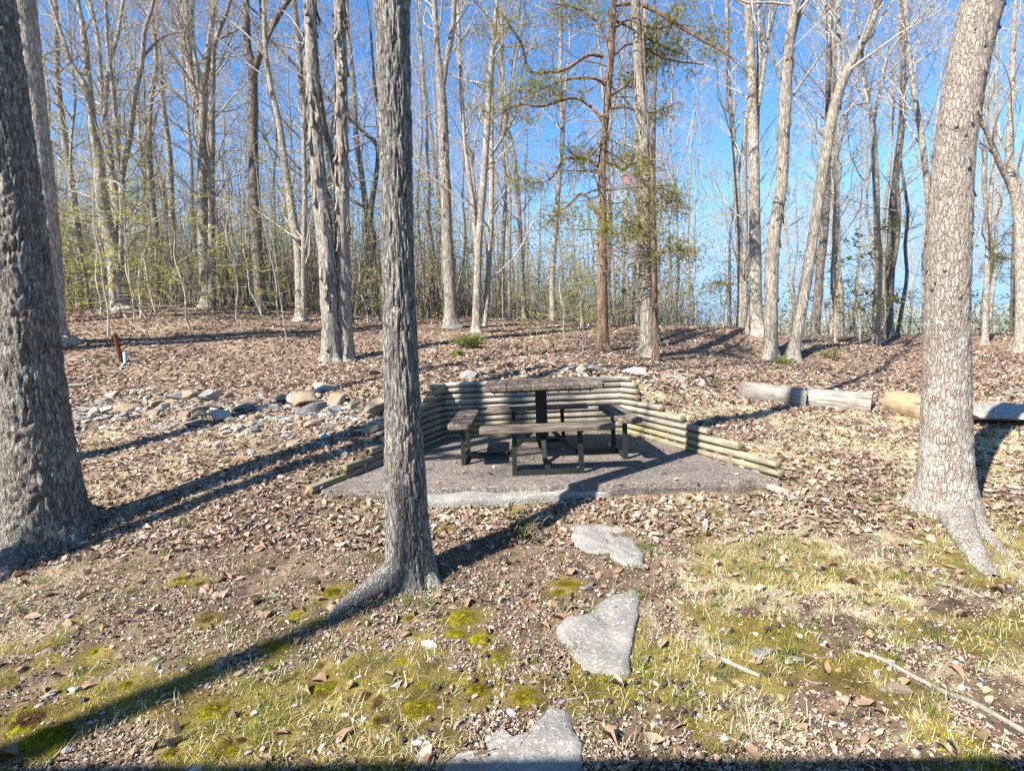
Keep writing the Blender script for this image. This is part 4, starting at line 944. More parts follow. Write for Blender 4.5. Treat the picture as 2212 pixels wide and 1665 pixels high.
for px, py, i, sc_, lb in ((232, 728, 2, .9, 'crooked sapling standing alone right of the thick dark left tree'), (290, 694, 4, .75, 'thin sapling in front of the many stemmed tree, left one of a close trio'), (303, 690, 1, 1.0, 'thin sapling in front of the many stemmed tree, middle one of a close trio'), (323, 692, 3, 1.0, 'thin sapling in front of the many stemmed tree, right one of a close trio'),
                           (412, 712, 0, 1.0, 'small sapling in the leaves before the two trunk tree'), (606, 706, 4, .8, 'pale slim sapling between the wide forked trunk and the slender curving trunk'), (510, 690, 1, .9, 'thin sapling between the two trunk tree and the wide forked trunk'), (1222, 738, 0, .8, 'small sapling behind the tabletop, left of the cedar'), (1262, 765, 0, .6, 'tiny sapling left of the cedar foot')):
    g = G1(px, py); sap(i, g[0], g[1], sc_, lb, None)

# ------------------------------------------------------------------ trees and an added roof behind the viewer (they shade the foreground)
def back_tree(name, label, x, y, r, Ht, seed, lean=(0, 0), br0=.55, nb=16, bend=None):
    random.seed(seed); z = H1(x, y); rows = [(x+lean[0]*t*Ht, y+lean[1]*t*Ht, z-.2+t*Ht, r*(1-t)**.6+.02) for t in np.linspace(0, 1, 17)]
    P = np.array(rows)
    if bend: P[:, :2] += np.outer(np.maximum(P[:, 2]-bend[0], 0)**1.15*bend[1], [math.cos(SUN_AZ), -math.sin(SUN_AZ)])
    base = np.array([x, y, z]); root = empty(name, base, label, 'tree'); mb = MB(); trunk_tube(mb, P, 20, .15, .012, 20, 5, seed, z, .3, 4); mb.build('trunk', MAT['bark_grey'], root, off=base)
    br = []; A = resample(P, 60)
    for i in range(nb): q_ = A[int(random.uniform(br0, .98)*59)]; th = random.uniform(0, 6.28); grow(br, tuple(q_[:3]), (math.cos(th), math.sin(th), .5), random.uniform(1.5, 3.2), max(q_[3]*.4, .012), 2)
    if br: crown_mb(br).build('crown', MAT['twig'], root, off=base)
def up_sun(x, y, t): return x-math.sin(SUN_AZ)*t, y-math.cos(SUN_AZ)*t
back_tree('shade_trunk', 'unseen tree trunk cut short so its shadow ends low on the middle trunk', *up_sun(-1.36, 2.28, 6.6), .165, 8.35, 401, nb=0)  # unseen tree; crown left off so its shadow ends low on the middle trunk
back_tree('oak_tree', 'stout tree left of the viewer in line with the dark blocky trunk', *(np.array(up_sun(-3.62, 3.7, 6.0))+np.array([.669, -.743])*.33), .18, 16, 402)
back_tree('oak_tree', 'tree outside the left edge shading the rubble bank', *up_sun(-4.7, 5.35, 3.0), .14, 15, 403)
for k_, (x_, y_, r_, w_) in enumerate(((-14, 8.2, .15, 'second nearest'), (-12.8, 10.4, .17, 'middle'), (-16, 10.2, .16, 'second farthest'), (-11.2, 6.4, .13, 'nearest and thinnest'), (-18, 12.5, .17, 'farthest'))):
    back_tree('woodland_tree', '%s of five trees on the left slope beyond the left edge' % w_, x_, y_, r_, 15, 420+k_)
sh = empty('shadow_roof', (1, -3.02, -.45), 'unseen brown roof on posts added to cast the near shadow edge, at the viewer’s back'.replace('’', "'"), 'added roof', None, R(-2))  # unseen roof added to cast the straight shadow across the nearest ground
rf = MB(); rf.box((0, 0, 3.10), (13, 5, .14)); rf.build('roof', MAT['shingle'], sh, False)
for sx in (-5.8, 5.8):
    for sy in (-2.1, 1.9):
        p_ = MB(); p_.box((sx, sy, 1.45), (.15, .15, 3.15), bev=.01); p_.build('post', MAT['beam'], sh, False)

# ------------------------------------------------------------------ rocks
def ico(n):
    import bmesh
    bm = bmesh.new(); bmesh.ops.create_icosphere(bm, subdivisions=n, radius=1); V = np.array([v.co for v in bm.verts]); T = np.array([[v.index for v in f.verts] for f in bm.faces]); bm.free(); return V, T
IV, IT = ico(3)
def rock_mesh(seed, squash=.6, planes=11):
    r_ = np.random.default_rng(seed); V = IV.copy()
    for _ in range(planes):
        n = r_.normal(0, 1, 3); n[2] *= .8; n /= np.linalg.norm(n); c = r_.uniform(.35, .78); s = V@n; V = V-np.outer(np.maximum(s-c, 0), n)
    V = V*(1+(fbm(V*2.6+seed, 3, seed)[:, None]-.5)*.22); V[:, 2] *= squash; V[:, 0] *= r_.uniform(.9, 1.35); return V
ROCKPAL = [(.40, .37, .33), (.33, .31, .28), (.46, .41, .34), (.45, .35, .25), (.30, .28, .27), (.42, .32, .22), (.52, .49, .45)]
RM = []
for i in range(14):
    V = rock_mesh(500+i, random.uniform(.42, .7), 12); c = np.array(ROCKPAL[i % 7])*.8*(.7+.5*fbm(V*3+i, 2, i)[:, None])
    o = make_obj('rock', V, None, IT, MAT['rockcol'], None, False, c); RM.append(o)
usedr = set()
def rock(x, y, s, lb, gp=None, sink=.26, sc=(1, 1, 1), i=None, rz=None, name='rock'):
    i = random.randrange(14) if i is None else i
    if i in usedr: o = RM[i].copy(); COL.objects.link(o)
    else: o = RM[i]; usedr.add(i)
    o.location = (x, y, H1(x, y)+s*sc[2]*(.45-sink)); o.scale = (s*sc[0], s*sc[1], s*sc[2]); o.rotation_euler = (random.gauss(0, .2), random.gauss(0, .2), random.uniform(0, 6.28) if rz is None else rz)
    return tag(o, lb, 'rock', gp)
random.seed(17)
GL, GB, GR_, GF = 'rubble stones on the left bank', 'stones above the back of the log wall', 'stones near the old beams', 'stones along the front edge of the pad'
cnt = 0
while cnt < 150:
    t = random.random(); x = -7.2+6.1*t; yc = 6.6+.55*math.sin(t*5)+random.gauss(0, .38); 
    if in_slab(np.array([x]), np.array([yc]), .2)[0]: continue
    s = min(.21, max(.04, random.lognormvariate(-2.4, .5))); rock(x, yc, s, 'angular pale stone in the rubble band across the left bank', GL); cnt += 1
for _ in range(46):
    x = random.uniform(-1.2, 1.9); y = random.choice([6.95, 7.3, 7.7])+random.gauss(0, .15)+.05*x; rock(x, y, min(.17, max(.04, random.lognormvariate(-2.5, .4))), 'rough stone on the leaf bank just above the back log row', GB)
for _ in range(22):
    px, py = random.gauss(1480, 35), random.gauss(822, 12); g = G1(px, py); rock(g[0], g[1], random.uniform(.05, .14), 'pale stone in the small heap right of the log wall top', 'stone heap right of the log wall')
for _ in range(20):
    g = G1(random.uniform(1730, 2000), random.gauss(868, 9)); rock(g[0], g[1], random.uniform(.03, .1), 'stone beside the old grey beams on the right', GR_)
for _ in range(30):
    g = G1(random.uniform(1280, 1720), random.gauss(1105, 25)); 
    if in_slab(np.array([g[0]]), np.array([g[1]]), .05)[0]: continue
    rock(g[0], g[1], random.uniform(.016, .055), 'small broken stone in front of the concrete pad, right side', GF)
for k_, (px, py, s, sc, lb, im) in enumerate([(446, 893, .27, (1.2, .9, .7), 'large flat topped boulder in the rubble beside a grass tuft', 4), (1680, 1062, .11, (1, .8, 1), 'block of pale stone under the right end of the bottom log', 2),
    (2160, 905, .55, (1.25, .8, .62), 'big sloping ledge boulder crossed by the lichen trunk shadow', 0), (2205, 850, .30, (1.2, .8, .5), 'rounded boulder sitting on top of the big ledge boulder', 4), (1978, 862, .26, (1.3, .9, .5), 'flat grey rock behind the lichen covered trunk', 1),
    (1470, 1146, .052, (1.3, .9, .8), 'orange brown stone beside the upper stepping stone', 5), (1398, 1132, .045, (1, .9, 1), 'brown block stone right above the upper stepping stone', 3), (1557, 1170, .068, (1.5, .7, .45), 'flat orange slab stone lying in the right hand moss', 5),
    (1941, 1490, .06, (1.1, 1, .5), 'tan rock half buried beside the fallen pale branch', 3), (1640, 1413, .055, (1.2, .9, .4), 'flat grey stone in the grass left of the fallen branch', 1), (1710, 1422, .045, (1.1, .9, .5), 'small tan stone right of the flat grey one', 2),
    (965, 1118, .055, (1.5, .8, .7), 'pale tan stone in front of the ledge, right of the middle trunk', 2), (858, 1480, .03, (1, 1, 1), 'whitish stone among moss cushions below the middle trunk', 6), (590, 1288, .04, (1.4, .9, .6), 'light grey stone on the litter left of the middle trunk', 1),
    (1160, 775, .13, (1.1, .9, .8), 'brown boulder in the stone row behind the tabletop', 3), (700, 842, .2, (1.1, .9, .9), 'block shaped stone at the right end of the rubble near the middle trunk', 2), (810, 808, .17, (1, .9, .8), 'grey pointed stone touching the middle trunk outline above the rubble', 4),
    (1268, 1270, .06, (1.1, .8, .35), 'little flat stone with moss between the stepping stones', 1)]):
    g = G1(px, py); rock(g[0], g[1], s, lb, None, .3, sc, im, random.uniform(-.4, .4))

# flat stones traced as outlines, given their own thickness
def flagstone(name, label, pts, th, lift, mat, seed, cat='stepping stone'):
    P = ground_at([p[0] for p in pts], [p[1] for p in pts]); c = P.mean(0); P = np.vstack([P, P[:1]]); n = 90
    L = np.concatenate([[0], np.cumsum(np.linalg.norm(np.diff(P, axis=0), axis=1))]); s = np.linspace(0, L[-1], n, endpoint=False)
    O = np.stack([np.interp(s, L, P[:, 0]), np.interp(s, L, P[:, 1])], -1)-c[:2]
    O = O*(1+(fbm(np.stack([O[:, 0]*14, O[:, 1]*14, np.full(n, seed)], -1), 3, seed)[:, None]-.5)*.16)
    gz = H(c[0]+O[:, 0], c[1]+O[:, 1])-c[2]
    rows = []
    for f_, dz_ in ((1.02, -th), (1.02, lift-.02), (1.0, lift-.006), (.96, lift)):
        rows.append(np.stack([O[:, 0]*f_, O[:, 1]*f_, gz*.8+dz_], -1))
    for f_ in (.85, .7, .55, .4, .25, .12): rows.append(np.stack([O[:, 0]*f_, O[:, 1]*f_, gz*.8*f_+lift+.004], -1))
    V = np.array(rows).reshape(-1, 3); w = fbm(V*np.array([7, 7, 0])+seed, 4, seed)-.5; V[2*n:, 2] += w[2*n:]*.06
    V = np.vstack([V, [[0, 0, lift]]]); Q = [(r*n+a, r*n+(a+1) % n, (r+1)*n+(a+1) % n, (r+1)*n+a) for r in range(len(rows)-1) for a in range(n)]
    T = [((len(rows)-1)*n+a, (len(rows)-1)*n+(a+1) % n, len(V)-1) for a in range(n)]
    return tag(make_obj(name, V, Q, T, mat, None, True, None, None, c), label, cat)
FLAGS = [[(1220, 1137), (1290, 1130), (1350, 1140), (1372, 1165), (1390, 1200), (1385, 1226), (1350, 1222), (1318, 1205), (1318, 1194), (1270, 1197), (1235, 1172)],
         [(1325, 1282), (1370, 1275), (1382, 1290), (1380, 1330), (1365, 1380), (1362, 1455), (1330, 1460), (1270, 1456), (1235, 1420), (1200, 1357), (1215, 1340), (1265, 1327)],
         [(950, 1655), (995, 1622), (1045, 1620), (1047, 1592), (1085, 1576), (1106, 1597), (1156, 1585), (1171, 1562), (1191, 1530), (1231, 1538), (1241, 1572), (1256, 1622), (1254, 1690), (1200, 1760), (1020, 1760), (950, 1720)]]
flagstone('stepping_stone', 'wide cracked grey stepping stone nearest the concrete pad', FLAGS[0], .08, .006, MAT['stone'], 3)
flagstone('stepping_stone', 'wedge shaped grey stepping stone in the middle of the path', FLAGS[1], .1, .014, MAT['stone'], 4)
flagstone('stepping_stone', 'mottled grey stepping stone cut off at the bottom edge of the view', FLAGS[2], .1, .012, MAT['stone'], 5)
LEDGE = [(905, 1084), (960, 1078), (1010, 1070), (1075, 1062), (1120, 1060), (1190, 1058), (1240, 1060), (1300, 1058), (1335, 1064), (1300, 1075), (1230, 1080), (1180, 1085), (1120, 1090), (1060, 1094), (1000, 1098), (940, 1099), (905, 1096)]
flagstone('ledge_rock', 'long grey rock ledge bulging out beneath the front of the pad', LEDGE, .15, .05, MAT['stone'], 6, 'rock')

# ------------------------------------------------------------------ old beams, fallen logs, stakes
def beam(name, label, a, b, r, mat, seed, cat='log', kx=12, lift=.3, parent=None):
    A, B = G1(*a), G1(*b); A[2] += r*lift; B[2] += r*lift; v = B-A; L = np.linalg.norm(v); V, Q, T, ms = log_mesh(L, r, seed, kx)
    V[:, 1] *= 1+.3*(fbm(V*np.array([1.5, 3, 3])+seed, 2, seed)-.5)
    o = make_obj(name, V, Q, T, [mat, mat], None, True, None, ms); o.location = A; o.rotation_euler = (random.uniform(-.3, .3), -math.atan2(v[2], math.hypot(v[0], v[1])), math.atan2(v[1], v[0])); return tag(o, label, cat)
beam('old_beam', 'weathered grey beam lying left of its neighbour on the right slope', (1603, 856), (1730, 872), .19, MAT['beam'], 61)
beam('old_beam', 'longer weathered grey beam lying between the first beam and the lichen trunk', (1738, 870), (1882, 884), .185, MAT['beam'], 62)
beam('old_beam', 'short orange tan timber end sticking out left of the lichen trunk', (1938, 880), (2040, 910), .2, MAT['beam_tan'], 63)
beam('fallen_log', 'pale fallen trunk lying in the wood behind the tabletop', (1070, 686), (1235, 694), .13, MAT['beam'], 64)
beam('fallen_log', 'thin pale fallen trunk on the right ridge behind the pair of trunks', (1760, 752), (1885, 745), .07, MAT['stick'], 65)
def stick(label, pts, w0, w1, seed, name='fallen_branch', mat='stick'):
    G = ground_at([p[0] for p in pts], [p[1] for p in pts]); r0, r1 = wid(w0, G[0])/2, wid(w1, G[-1])/2; t = np.linspace(0, 1, len(G))
    G[:, 2] += (r0*(1-t)+r1*t)*.8; rows = np.concatenate([G, (r0*(1-t)+r1*t)[:, None]], 1); mb = MB(); trunk_tube(mb, rows, 10, .02, .003, 60, 30, seed)
    return tag(mb.build(name, MAT[mat], None, True), label, 'branch')
stick('long pale fallen branch lying across the lower right corner', [(1846, 1408), (1906, 1428), (1981, 1468), (2045, 1500), (2106, 1524), (2212, 1584), (2260, 1610)], 9, 15, 70)
stick('short grey stick pointing at the flat grey stone, lower right', [(1558, 1427), (1600, 1446), (1640, 1462)], 13, 8, 71)
stick('grey peeling wood sliver under the lichen covered trunk root', [(2020, 1262), (2075, 1275), (2125, 1292)], 12, 7, 72)
stick('thin grey stick lying on the large flat topped boulder', [(395, 893), (440, 880), (495, 862)], 5, 3, 73)
stick('bent dark twig leaning by the thick dark left tree', [(142, 905), (160, 950), (172, 985)], 5, 3, 74, mat='twig_dark')
stick('pale stick lying behind the rusty stake on the left slope', [(285, 785), (315, 797), (340, 812)], 4, 3, 75)
stick('pale stick at the left end of the rubble band', [(135, 838), (165, 836), (190, 834)], 9, 8, 76)
random.seed(23)
for i in range(46):
    if i < 20: px, py = random.uniform(0, 2212), random.uniform(1140, 1600); gp, lb = 'small dry twigs on the near ground', 'small dry twig lying on the near ground'
    elif i < 34: px, py = random.uniform(1500, 2180), random.uniform(775, 850); gp, lb = 'fallen sticks on the right leaf slope', 'thin fallen stick on the right leaf slope'
    else: px, py = random.uniform(150, 800), random.uniform(720, 830); gp, lb = 'fallen sticks on the left leaf slope', 'thin fallen stick on the left leaf slope'
    a = random.uniform(-.5, .5); L = random.uniform(30, 90); 
    if 690 < px < 1690 and 815 < py < 1080: continue
    o = stick(lb, [(px, py), (px+L*.5, py+L*.5*math.sin(a)+random.gauss(0, 4)), (px+L, py+L*math.sin(a)*.7)], 3.2 if i < 20 else 2.4, 1.6, 100+i, 'dry_twig', 'twig_dark' if i % 3 else 'stick'); o['group'] = gp
def stake():
    A, B = G1(265, 782), None; d = A[1]; T_ = Wd(250, 721, d); mb = MB(); A = A-np.array([0, 0, .08]); v = T_-A; L = np.linalg.norm(v)
    w = wid(7, A)
    mb.bar(A, T_, w, w*.35); mb.bar(A+np.array([-w*.3, -w*.35, 0]), T_+np.array([-w*.3, -w*.35, 0]), w*.3, w*.7)
    return tag(mb.build('metal_stake', MAT['rust'], None, False), 'leaning rusty metal stake on the left leaf slope', 'stake')
stake()
g = G1(271, 784); mb = MB(); r_ = wid(7, g)/2; zt = Wd(271, 761, g[1])[2]
th = np.arange(14)*2*np.pi/14; prof = [(r_, g[2]-.1), (r_, zt), (r_*.8, zt), (r_*.8, zt-.06), (0.001, zt-.06)]
V = np.array([[g[0]+a*math.cos(t), g[1]+a*math.sin(t), z] for a, z in prof for t in th]); Q = [(r*14+a, r*14+(a+1) % 14, (r+1)*14+(a+1) % 14, (r+1)*14+a) for r in range(4) for a in range(14)]
mb.add(V, Q); tag(mb.build('plastic_pipe', MAT['pipe'], None, True), 'short pale blue pipe end poking up beside the rusty stake', 'pipe')
# pink tag in the cedar
c = Wd(1352, 388, 10.6); a = wid(17, c); b = wid(17, c); n = 7; V = []
for i in range(n):
    for j in range(n): u, v = i/(n-1)-.5, j/(n-1)-.5; V.append((u*a, .03*math.sin(u*7+v*4), v*b*(1-.5*(u+.5))-.02*u))
V = np.array(V); V = np.vstack([V, V+np.array([0, .004, 0])]); Q = [(i*n+j, (i+1)*n+j, (i+1)*n+j+1, i*n+j+1) for i in range(n-1) for j in range(n-1)]; Q += [tuple(x+n*n for x in q[::-1]) for q in Q]
tag(make_obj('torn_tag', V, Q, None, MAT['pink'], None, True, None, None, c), 'torn pink plastic scrap caught in the branches beside the cedar trunk', 'plastic scrap')

# ------------------------------------------------------------------ moss cushions
MOSSP = [(.34, .30, .018), (.30, .28, .018), (.22, .18, .018), (.38, .32, .03)]
random.seed(31)
for (px, py, w) in cush:
    g = G1(px, py); ra = wid(w, g)/2*1.35; n = 26; rr = np.linspace(0, 1, 9); th = np.arange(n)*2*np.pi/n; sd_ = random.randrange(999); V = [(0, 0, 1)]
    ax = random.uniform(.7, 1.05)
    for q_ in rr[1:]:
        edge = 1+.75*(fbm(np.stack([np.cos(th)*1.7+sd_, np.sin(th)*1.7, th*0], -1), 3, sd_)-.5)*2
        for t, e in zip(th, edge): V.append((q_*e*math.cos(t), q_*e*math.sin(t)*ax, (1-q_**2.4)))
    V = np.array(V); xy = V[:, :2]*ra; base = H(g[0]+xy[:, 0], g[1]+xy[:, 1])-g[2]; hh = ra*.27
    bumps = (fbm(np.concatenate([xy*38, np.full((len(V), 1), sd_)], 1), 3, sd_)-.5)
    Z = base+V[:, 2]*hh-.012+bumps*.02*(.3+V[:, 2]); P = np.concatenate([xy, Z[:, None]], 1); T = [(0, 1+a, 1+(a+1) % n) for a in range(n)]; Q = [(1+r*n+a, 1+(r+1)*n+a, 1+(r+1)*n+(a+1) % n, 1+r*n+(a+1) % n) for r in range(7) for a in range(n)]
    mb = MB(); tone = np.array(random.choice(MOSSP))*random.uniform(.75, 1.2); bw = sstep(.5, .68, fbm(np.concatenate([xy*11, np.full((len(V), 1), sd_+9.5)], 1), 2, sd_+4))[:, None]; tone_v = tone*(1-bw)+np.array([.17, .10, .045])*bw; cc = tone_v*(.55+.9*fbm(np.concatenate([xy*16, np.full((len(V), 1), sd_+.5)], 1), 3, sd_+1)[:, None]); mb.add(P, Q, T, cc)
    m_ = int(2600*min(1.5, (ra/.08)**2)); k = RNG.integers(0, len(Q), m_); a_ = RNG.random((m_, 2)); QQ = np.array(Q)[k]
    p0 = P[QQ[:, 0]]*(1-a_[:, :1])+P[QQ[:, 1]]*a_[:, :1]; p1 = P[QQ[:, 3]]*(1-a_[:, :1])+P[QQ[:, 2]]*a_[:, :1]; F = p0*(1-a_[:, 1:])+p1*a_[:, 1:]
    d_ = F.copy()/ra*.6; d_[:, 2] = .8; d_ += RNG.normal(0, .35, d_.shape); d_ /= np.linalg.norm(d_, axis=1, keepdims=True); s = RNG.uniform(.004, .009, (m_, 1)); w_ = np.cross(d_, RNG.normal(0, 1, d_.shape)); w_ /= np.linalg.norm(w_, axis=1, keepdims=True); w_ *= .0011
    mb.add(np.stack([F-w_, F+w_, F+d_*s], 1).reshape(-1, 3), None, np.arange(m_*3).reshape(-1, 3), np.repeat(jit((1.2, 1.2, 1.2), m_, .25)*tone_v[QQ[:, 0]], 3, 0))
    if py < 1200: lb, gp = 'tiny moss cushion in front of the rock ledge', 'tiny moss cushions near the ledge'
    elif px > 850: lb, gp = 'yellow green moss cushion between the middle trunk and the stepping stones', 'moss cushions beside the stepping stones'
    elif py > 1360: lb, gp = 'yellow green moss cushion in the lower left foreground', 'moss cushions in the lower left foreground'
    else: lb, gp = 'small moss patch on the litter left of the middle trunk', 'moss patches left of the middle trunk'
    tag(mb.build('moss_cushion', MAT['moss'], None, True, loc=g), lb, 'moss', gp)

# ------------------------------------------------------------------ hickory nut husks
NV, NT = ico(2); NVs = NV*np.array([1, .8, .75]); NVs = NVs*(1+.08*np.cos(4*np.arctan2(NV[:, 2], NV[:, 1]))[:, None]*(1-NV[:, :1]**2)); NVs[NV[:, 0] > .9, 0] *= 1.12
nutm = make_obj('nut_husk', NVs, None, NT, MAT['shell'])
hv = np.concatenate([NV*np.array([1, .8, .6]), NV*np.array([.86, .66, .5])]); up_ = NV[:, 2] > .12; hv[:len(NV)][up_, 2] = .07; hv[len(NV):][up_, 2] = .075; hv[len(NV):, 2] += .05
halfm = make_obj('nut_husk', hv, None, np.concatenate([NT, NT[:, ::-1]+len(NV)]), MAT['shell'])
random.seed(77); nf = [True, True]
hot = [(1255, 1505), (1270, 1498), (1400, 1500), (1640, 1320), (1580, 1350), (1690, 1410), (1350, 1300), (1480, 1440), (1760, 1300), (1900, 1560), (860, 1600), (910, 1590), (1000, 1490), (1150, 1290), (1720, 1240), (1560, 1250), (1600, 1490), (2000, 1370), (1500, 1530), (1700, 1500)]
for i in range(120):
    if i < 80: hx, hy = random.choice(hot); px, py = random.gauss(hx, 45), random.gauss(hy, 25)
    else: px, py = random.uniform(150, 2150), random.uniform(1220, 1630)
    if py > 1650 or px > 2190: continue
    g = G1(px, py); h_ = random.random() < .4; o = halfm if h_ else nutm
    if nf[h_]: nf[h_] = False
    else: o = o.copy(); COL.objects.link(o)
    s = random.uniform(.011, .0165); o.scale = (s, s, s); o.location = (g[0], g[1], g[2]+s*.55); o.rotation_euler = (random.gauss(0, .5), random.gauss(0, .4), random.uniform(0, 6.28))
    if px > 1180: tag(o, 'dark brown nut husk on the mossy ground right of the stepping stones', 'nut husk', 'nut husks on the right foreground')
    else: tag(o, 'dark brown nut husk on the mossy ground left of the stepping stones', 'nut husk', 'nut husks on the left foreground')

# ------------------------------------------------------------------ litter, straw, grass, moss and pebbles (uncountable cover)
FLW = []
for f_ in FLAGS+[LEDGE]:
    P = ground_at([p[0] for p in f_], [p[1] for p in f_]); FLW.append(P[:, :2])
def in_poly(x, y, poly):
    r = np.zeros(len(x), bool); n = len(poly); j = n-1
    for i in range(n):
        xi, yi = poly[i]; xj, yj = poly[j]; r ^= ((yi > y) != (yj > y)) & (x < (xj-xi)*(y-yi)/(yj-yi+1e-12)+xi); j = i
    return r
def scatter(n, d0, d1, p=1.0, umax=1.15, slab_keep=0.0, flag_keep=.03):
    """random ground points, area density falling as distance^-(1+p)"""
    q = RNG.random(n)
    d = d0*(d1/d0)**q if p == 1 else (d0**(1-p)+q*(d1**(1-p)-d0**(1-p)))**(1/(1-p))
    x = RNG.uniform(-umax, umax, n)*d+RNG.normal(0, .3, n); y = d
    keep = ~in_slab(x, y, .06) | (RNG.random(n) < slab_keep)
    for P in FLW: keep &= ~in_poly(x, y, P) | (RNG.random(n) < flag_keep)
    for cx_, cy_, r_ in CUSH: keep &= ((x-cx_)**2+(y-cy_)**2 > (r_*.85)**2) | (RNG.random(n) < .04)
    return x[keep], y[keep]
def zof(x, y): return np.where(in_slab(x, y, .05), .004, H(x, y))
LEAFP = [(.40, .29, .215), (.46, .35, .27), (.32, .22, .16), (.52, .41, .33), (.26, .165, .125), (.40, .26, .185), (.56, .47, .39), (.19, .13, .10)]
def leaves(mb, x, y, size, pal, zl=.012, tilt=.45, curl=.5, asp=(.4, .65)):
    """curled leaves: 3x4 vertex sheets with a wavy outline"""
    n = len(x); z = zof(x, y)+RNG.uniform(0, zl, n)
    th = RNG.uniform(0, 6.283, n); u = np.stack([np.cos(th), np.sin(th), RNG.normal(0, tilt, n)], -1); u /= np.linalg.norm(u, axis=1, keepdims=True)
    nn = np.stack([RNG.normal(0, tilt, n), RNG.normal(0, tilt, n), np.ones(n)], -1); nn -= (nn*u).sum(1, keepdims=True)*u; nn /= np.linalg.norm(nn, axis=1, keepdims=True); w = np.cross(nn, u)
    s = np.asarray(size)[:, None]; a = RNG.uniform(*asp, n)[:, None]; cu = RNG.normal(0, curl, n)[:, None]; cf = RNG.normal(.25, curl*.8, n)[:, None]
    P0 = np.stack([x, y, z], -1); V = []
    prof = [(.0, .12), (.33, .95), (.66, .8), (1.0, .08)]
    for l, wv in prof:
        wj = wv*(1+RNG.normal(0, .18, (n, 1)))
        for side in (-1, 0, 1):
            V.append(P0+u*s*(l-.5)+w*side*s*a*.5*wj+nn*s*(cu*((l-.5)**2*1.6-.2)+cf*abs(side)*.35*wv))
    V = np.stack(V, 1); i = np.arange(n)[:, None]*12
    q = np.array([[0, 1, 4, 3], [1, 2, 5, 4], [3, 4, 7, 6], [4, 5, 8, 7], [6, 7, 10, 9], [7, 8, 11, 10]])
    mb.add(V.reshape(-1, 3), (i[:, None]+q[None]).reshape(-1, 4), None, np.repeat(pick(pal, n, .22, .07), 12, 0))
lm = MB()
x, y = scatter(150000, 3.4, 30, 1.0, 1.2, .02); st, ms, lf = zone(x, y); k = RNG.random(len(x)) < (.25+.75*lf)*(1-.5*st)*np.clip(.6+.8*sstep(.38, .58, n2(x, y, 1.6, 96, 3)), 0, 1); x, y = x[k], y[k]
leaves(lm, x, y, RNG.uniform(.03, .085, len(x))*(1+.02*y)*np.where(y < 6.5, .75, 1), LEAFP, .02)
x, y = scatter(230000, 1.0, 6.5, 1.0, 1.15, .03); st, ms, lf = zone(x, y); k = RNG.random(len(x)) < (1-.93*ms)*(1-.72*st)*np.clip(.25+1.1*sstep(.38, .6, n2(x, y, 4.5, 95, 3)), 0, 1); x, y = x[k], y[k]
leaves(lm, x, y, np.minimum(RNG.lognormal(-4.45, .42, len(x)), .034), LEAFP+[(.54, .44, .34), (.12, .085, .065), (.36, .33, .30), (.09, .065, .05), (.58, .49, .39)], .010, .5, .8, (.4, .9))
x, y = scatter(2600, 1.3, 9, 1.0, 1.1, .05); k = RNG.random(len(x)) < np.where(y < 2.6, .25, 1.0); x, y = x[k], y[k]; leaves(lm, x, y, RNG.uniform(.04, .085, len(x)), [(.38, .27, .19), (.31, .20, .14), (.45, .34, .26), (.36, .23, .15)], .015, .5, .7)
tag(lm.build('leaf_litter', MAT['litter'], None, True), 'brown and pinkish dead leaves and flakes covering the forest floor', 'leaf litter', None, 'stuff')

def blades(mb, P, L, w, cols, lean=.5, bend=.6, seg=3):
    n = len(P); th = RNG.uniform(0, 6.283, n); h = np.stack([np.cos(th), np.sin(th), np.zeros(n)], -1); sd_ = np.stack([-np.sin(th), np.cos(th), np.zeros(n)], -1)
    l0 = np.abs(RNG.normal(0, lean, n))[:, None]; b_ = np.abs(RNG.normal(0, bend, n))[:, None]; L = np.asarray(L)[:, None]; w = np.asarray(w)*np.ones(n); w = w[:, None]; V = []
    for i in range(seg+1):
        t = i/seg; a = l0+b_*t; c = P+L*t*(np.sin(np.minimum(a, 1.9))*h*1.0+np.maximum(np.cos(a), -.2)*np.array([0, 0, 1.0])); ww = w*(1-.9*t)
        V += [c-sd_*ww, c+sd_*ww]
    V = np.stack(V, 1); m2 = 2*(seg+1); i = np.arange(n)[:, None]*m2
    q = np.array([[2*s, 2*s+1, 2*s+3, 2*s+2] for s in range(seg)])
    mb.add(V.reshape(-1, 3), (i[:, None]+q[None]).reshape(-1, 4), None, np.repeat(cols, m2, 0))
sm = MB()
x, y = scatter(300000, 1.0, 9, 1.0, 1.15, 0.0, .02); st, ms, lf = zone(x, y); k = RNG.random(len(x)) < np.clip(st*1.1*(1-.4*ms)+.06, 0, 1)*(.35+.65*(n2(x, y, 7, 91) > .45)); x, y = x[k], y[k]
blades(sm, np.stack([x, y, H(x, y)-.002], -1), RNG.uniform(.02, .07, len(x)), .0013+.0004*y/3, pick([(.72, .63, .43), (.64, .55, .34), (.76, .70, .52), (.56, .50, .26), (.46, .46, .18)], len(x), .15), .9, 1.2)
tag(sm.build('dry_grass', MAT['straw'], None, True), 'short curly straw coloured dead grass', 'dry grass', None, 'stuff')
gm = MB(); x, y = scatter(2300, 1.2, 10, 1.0, 1.12, 0, 0); st, ms, lf = zone(x, y); k = RNG.random(len(x)) < .25+.6*st; x, y = x[k], y[k]
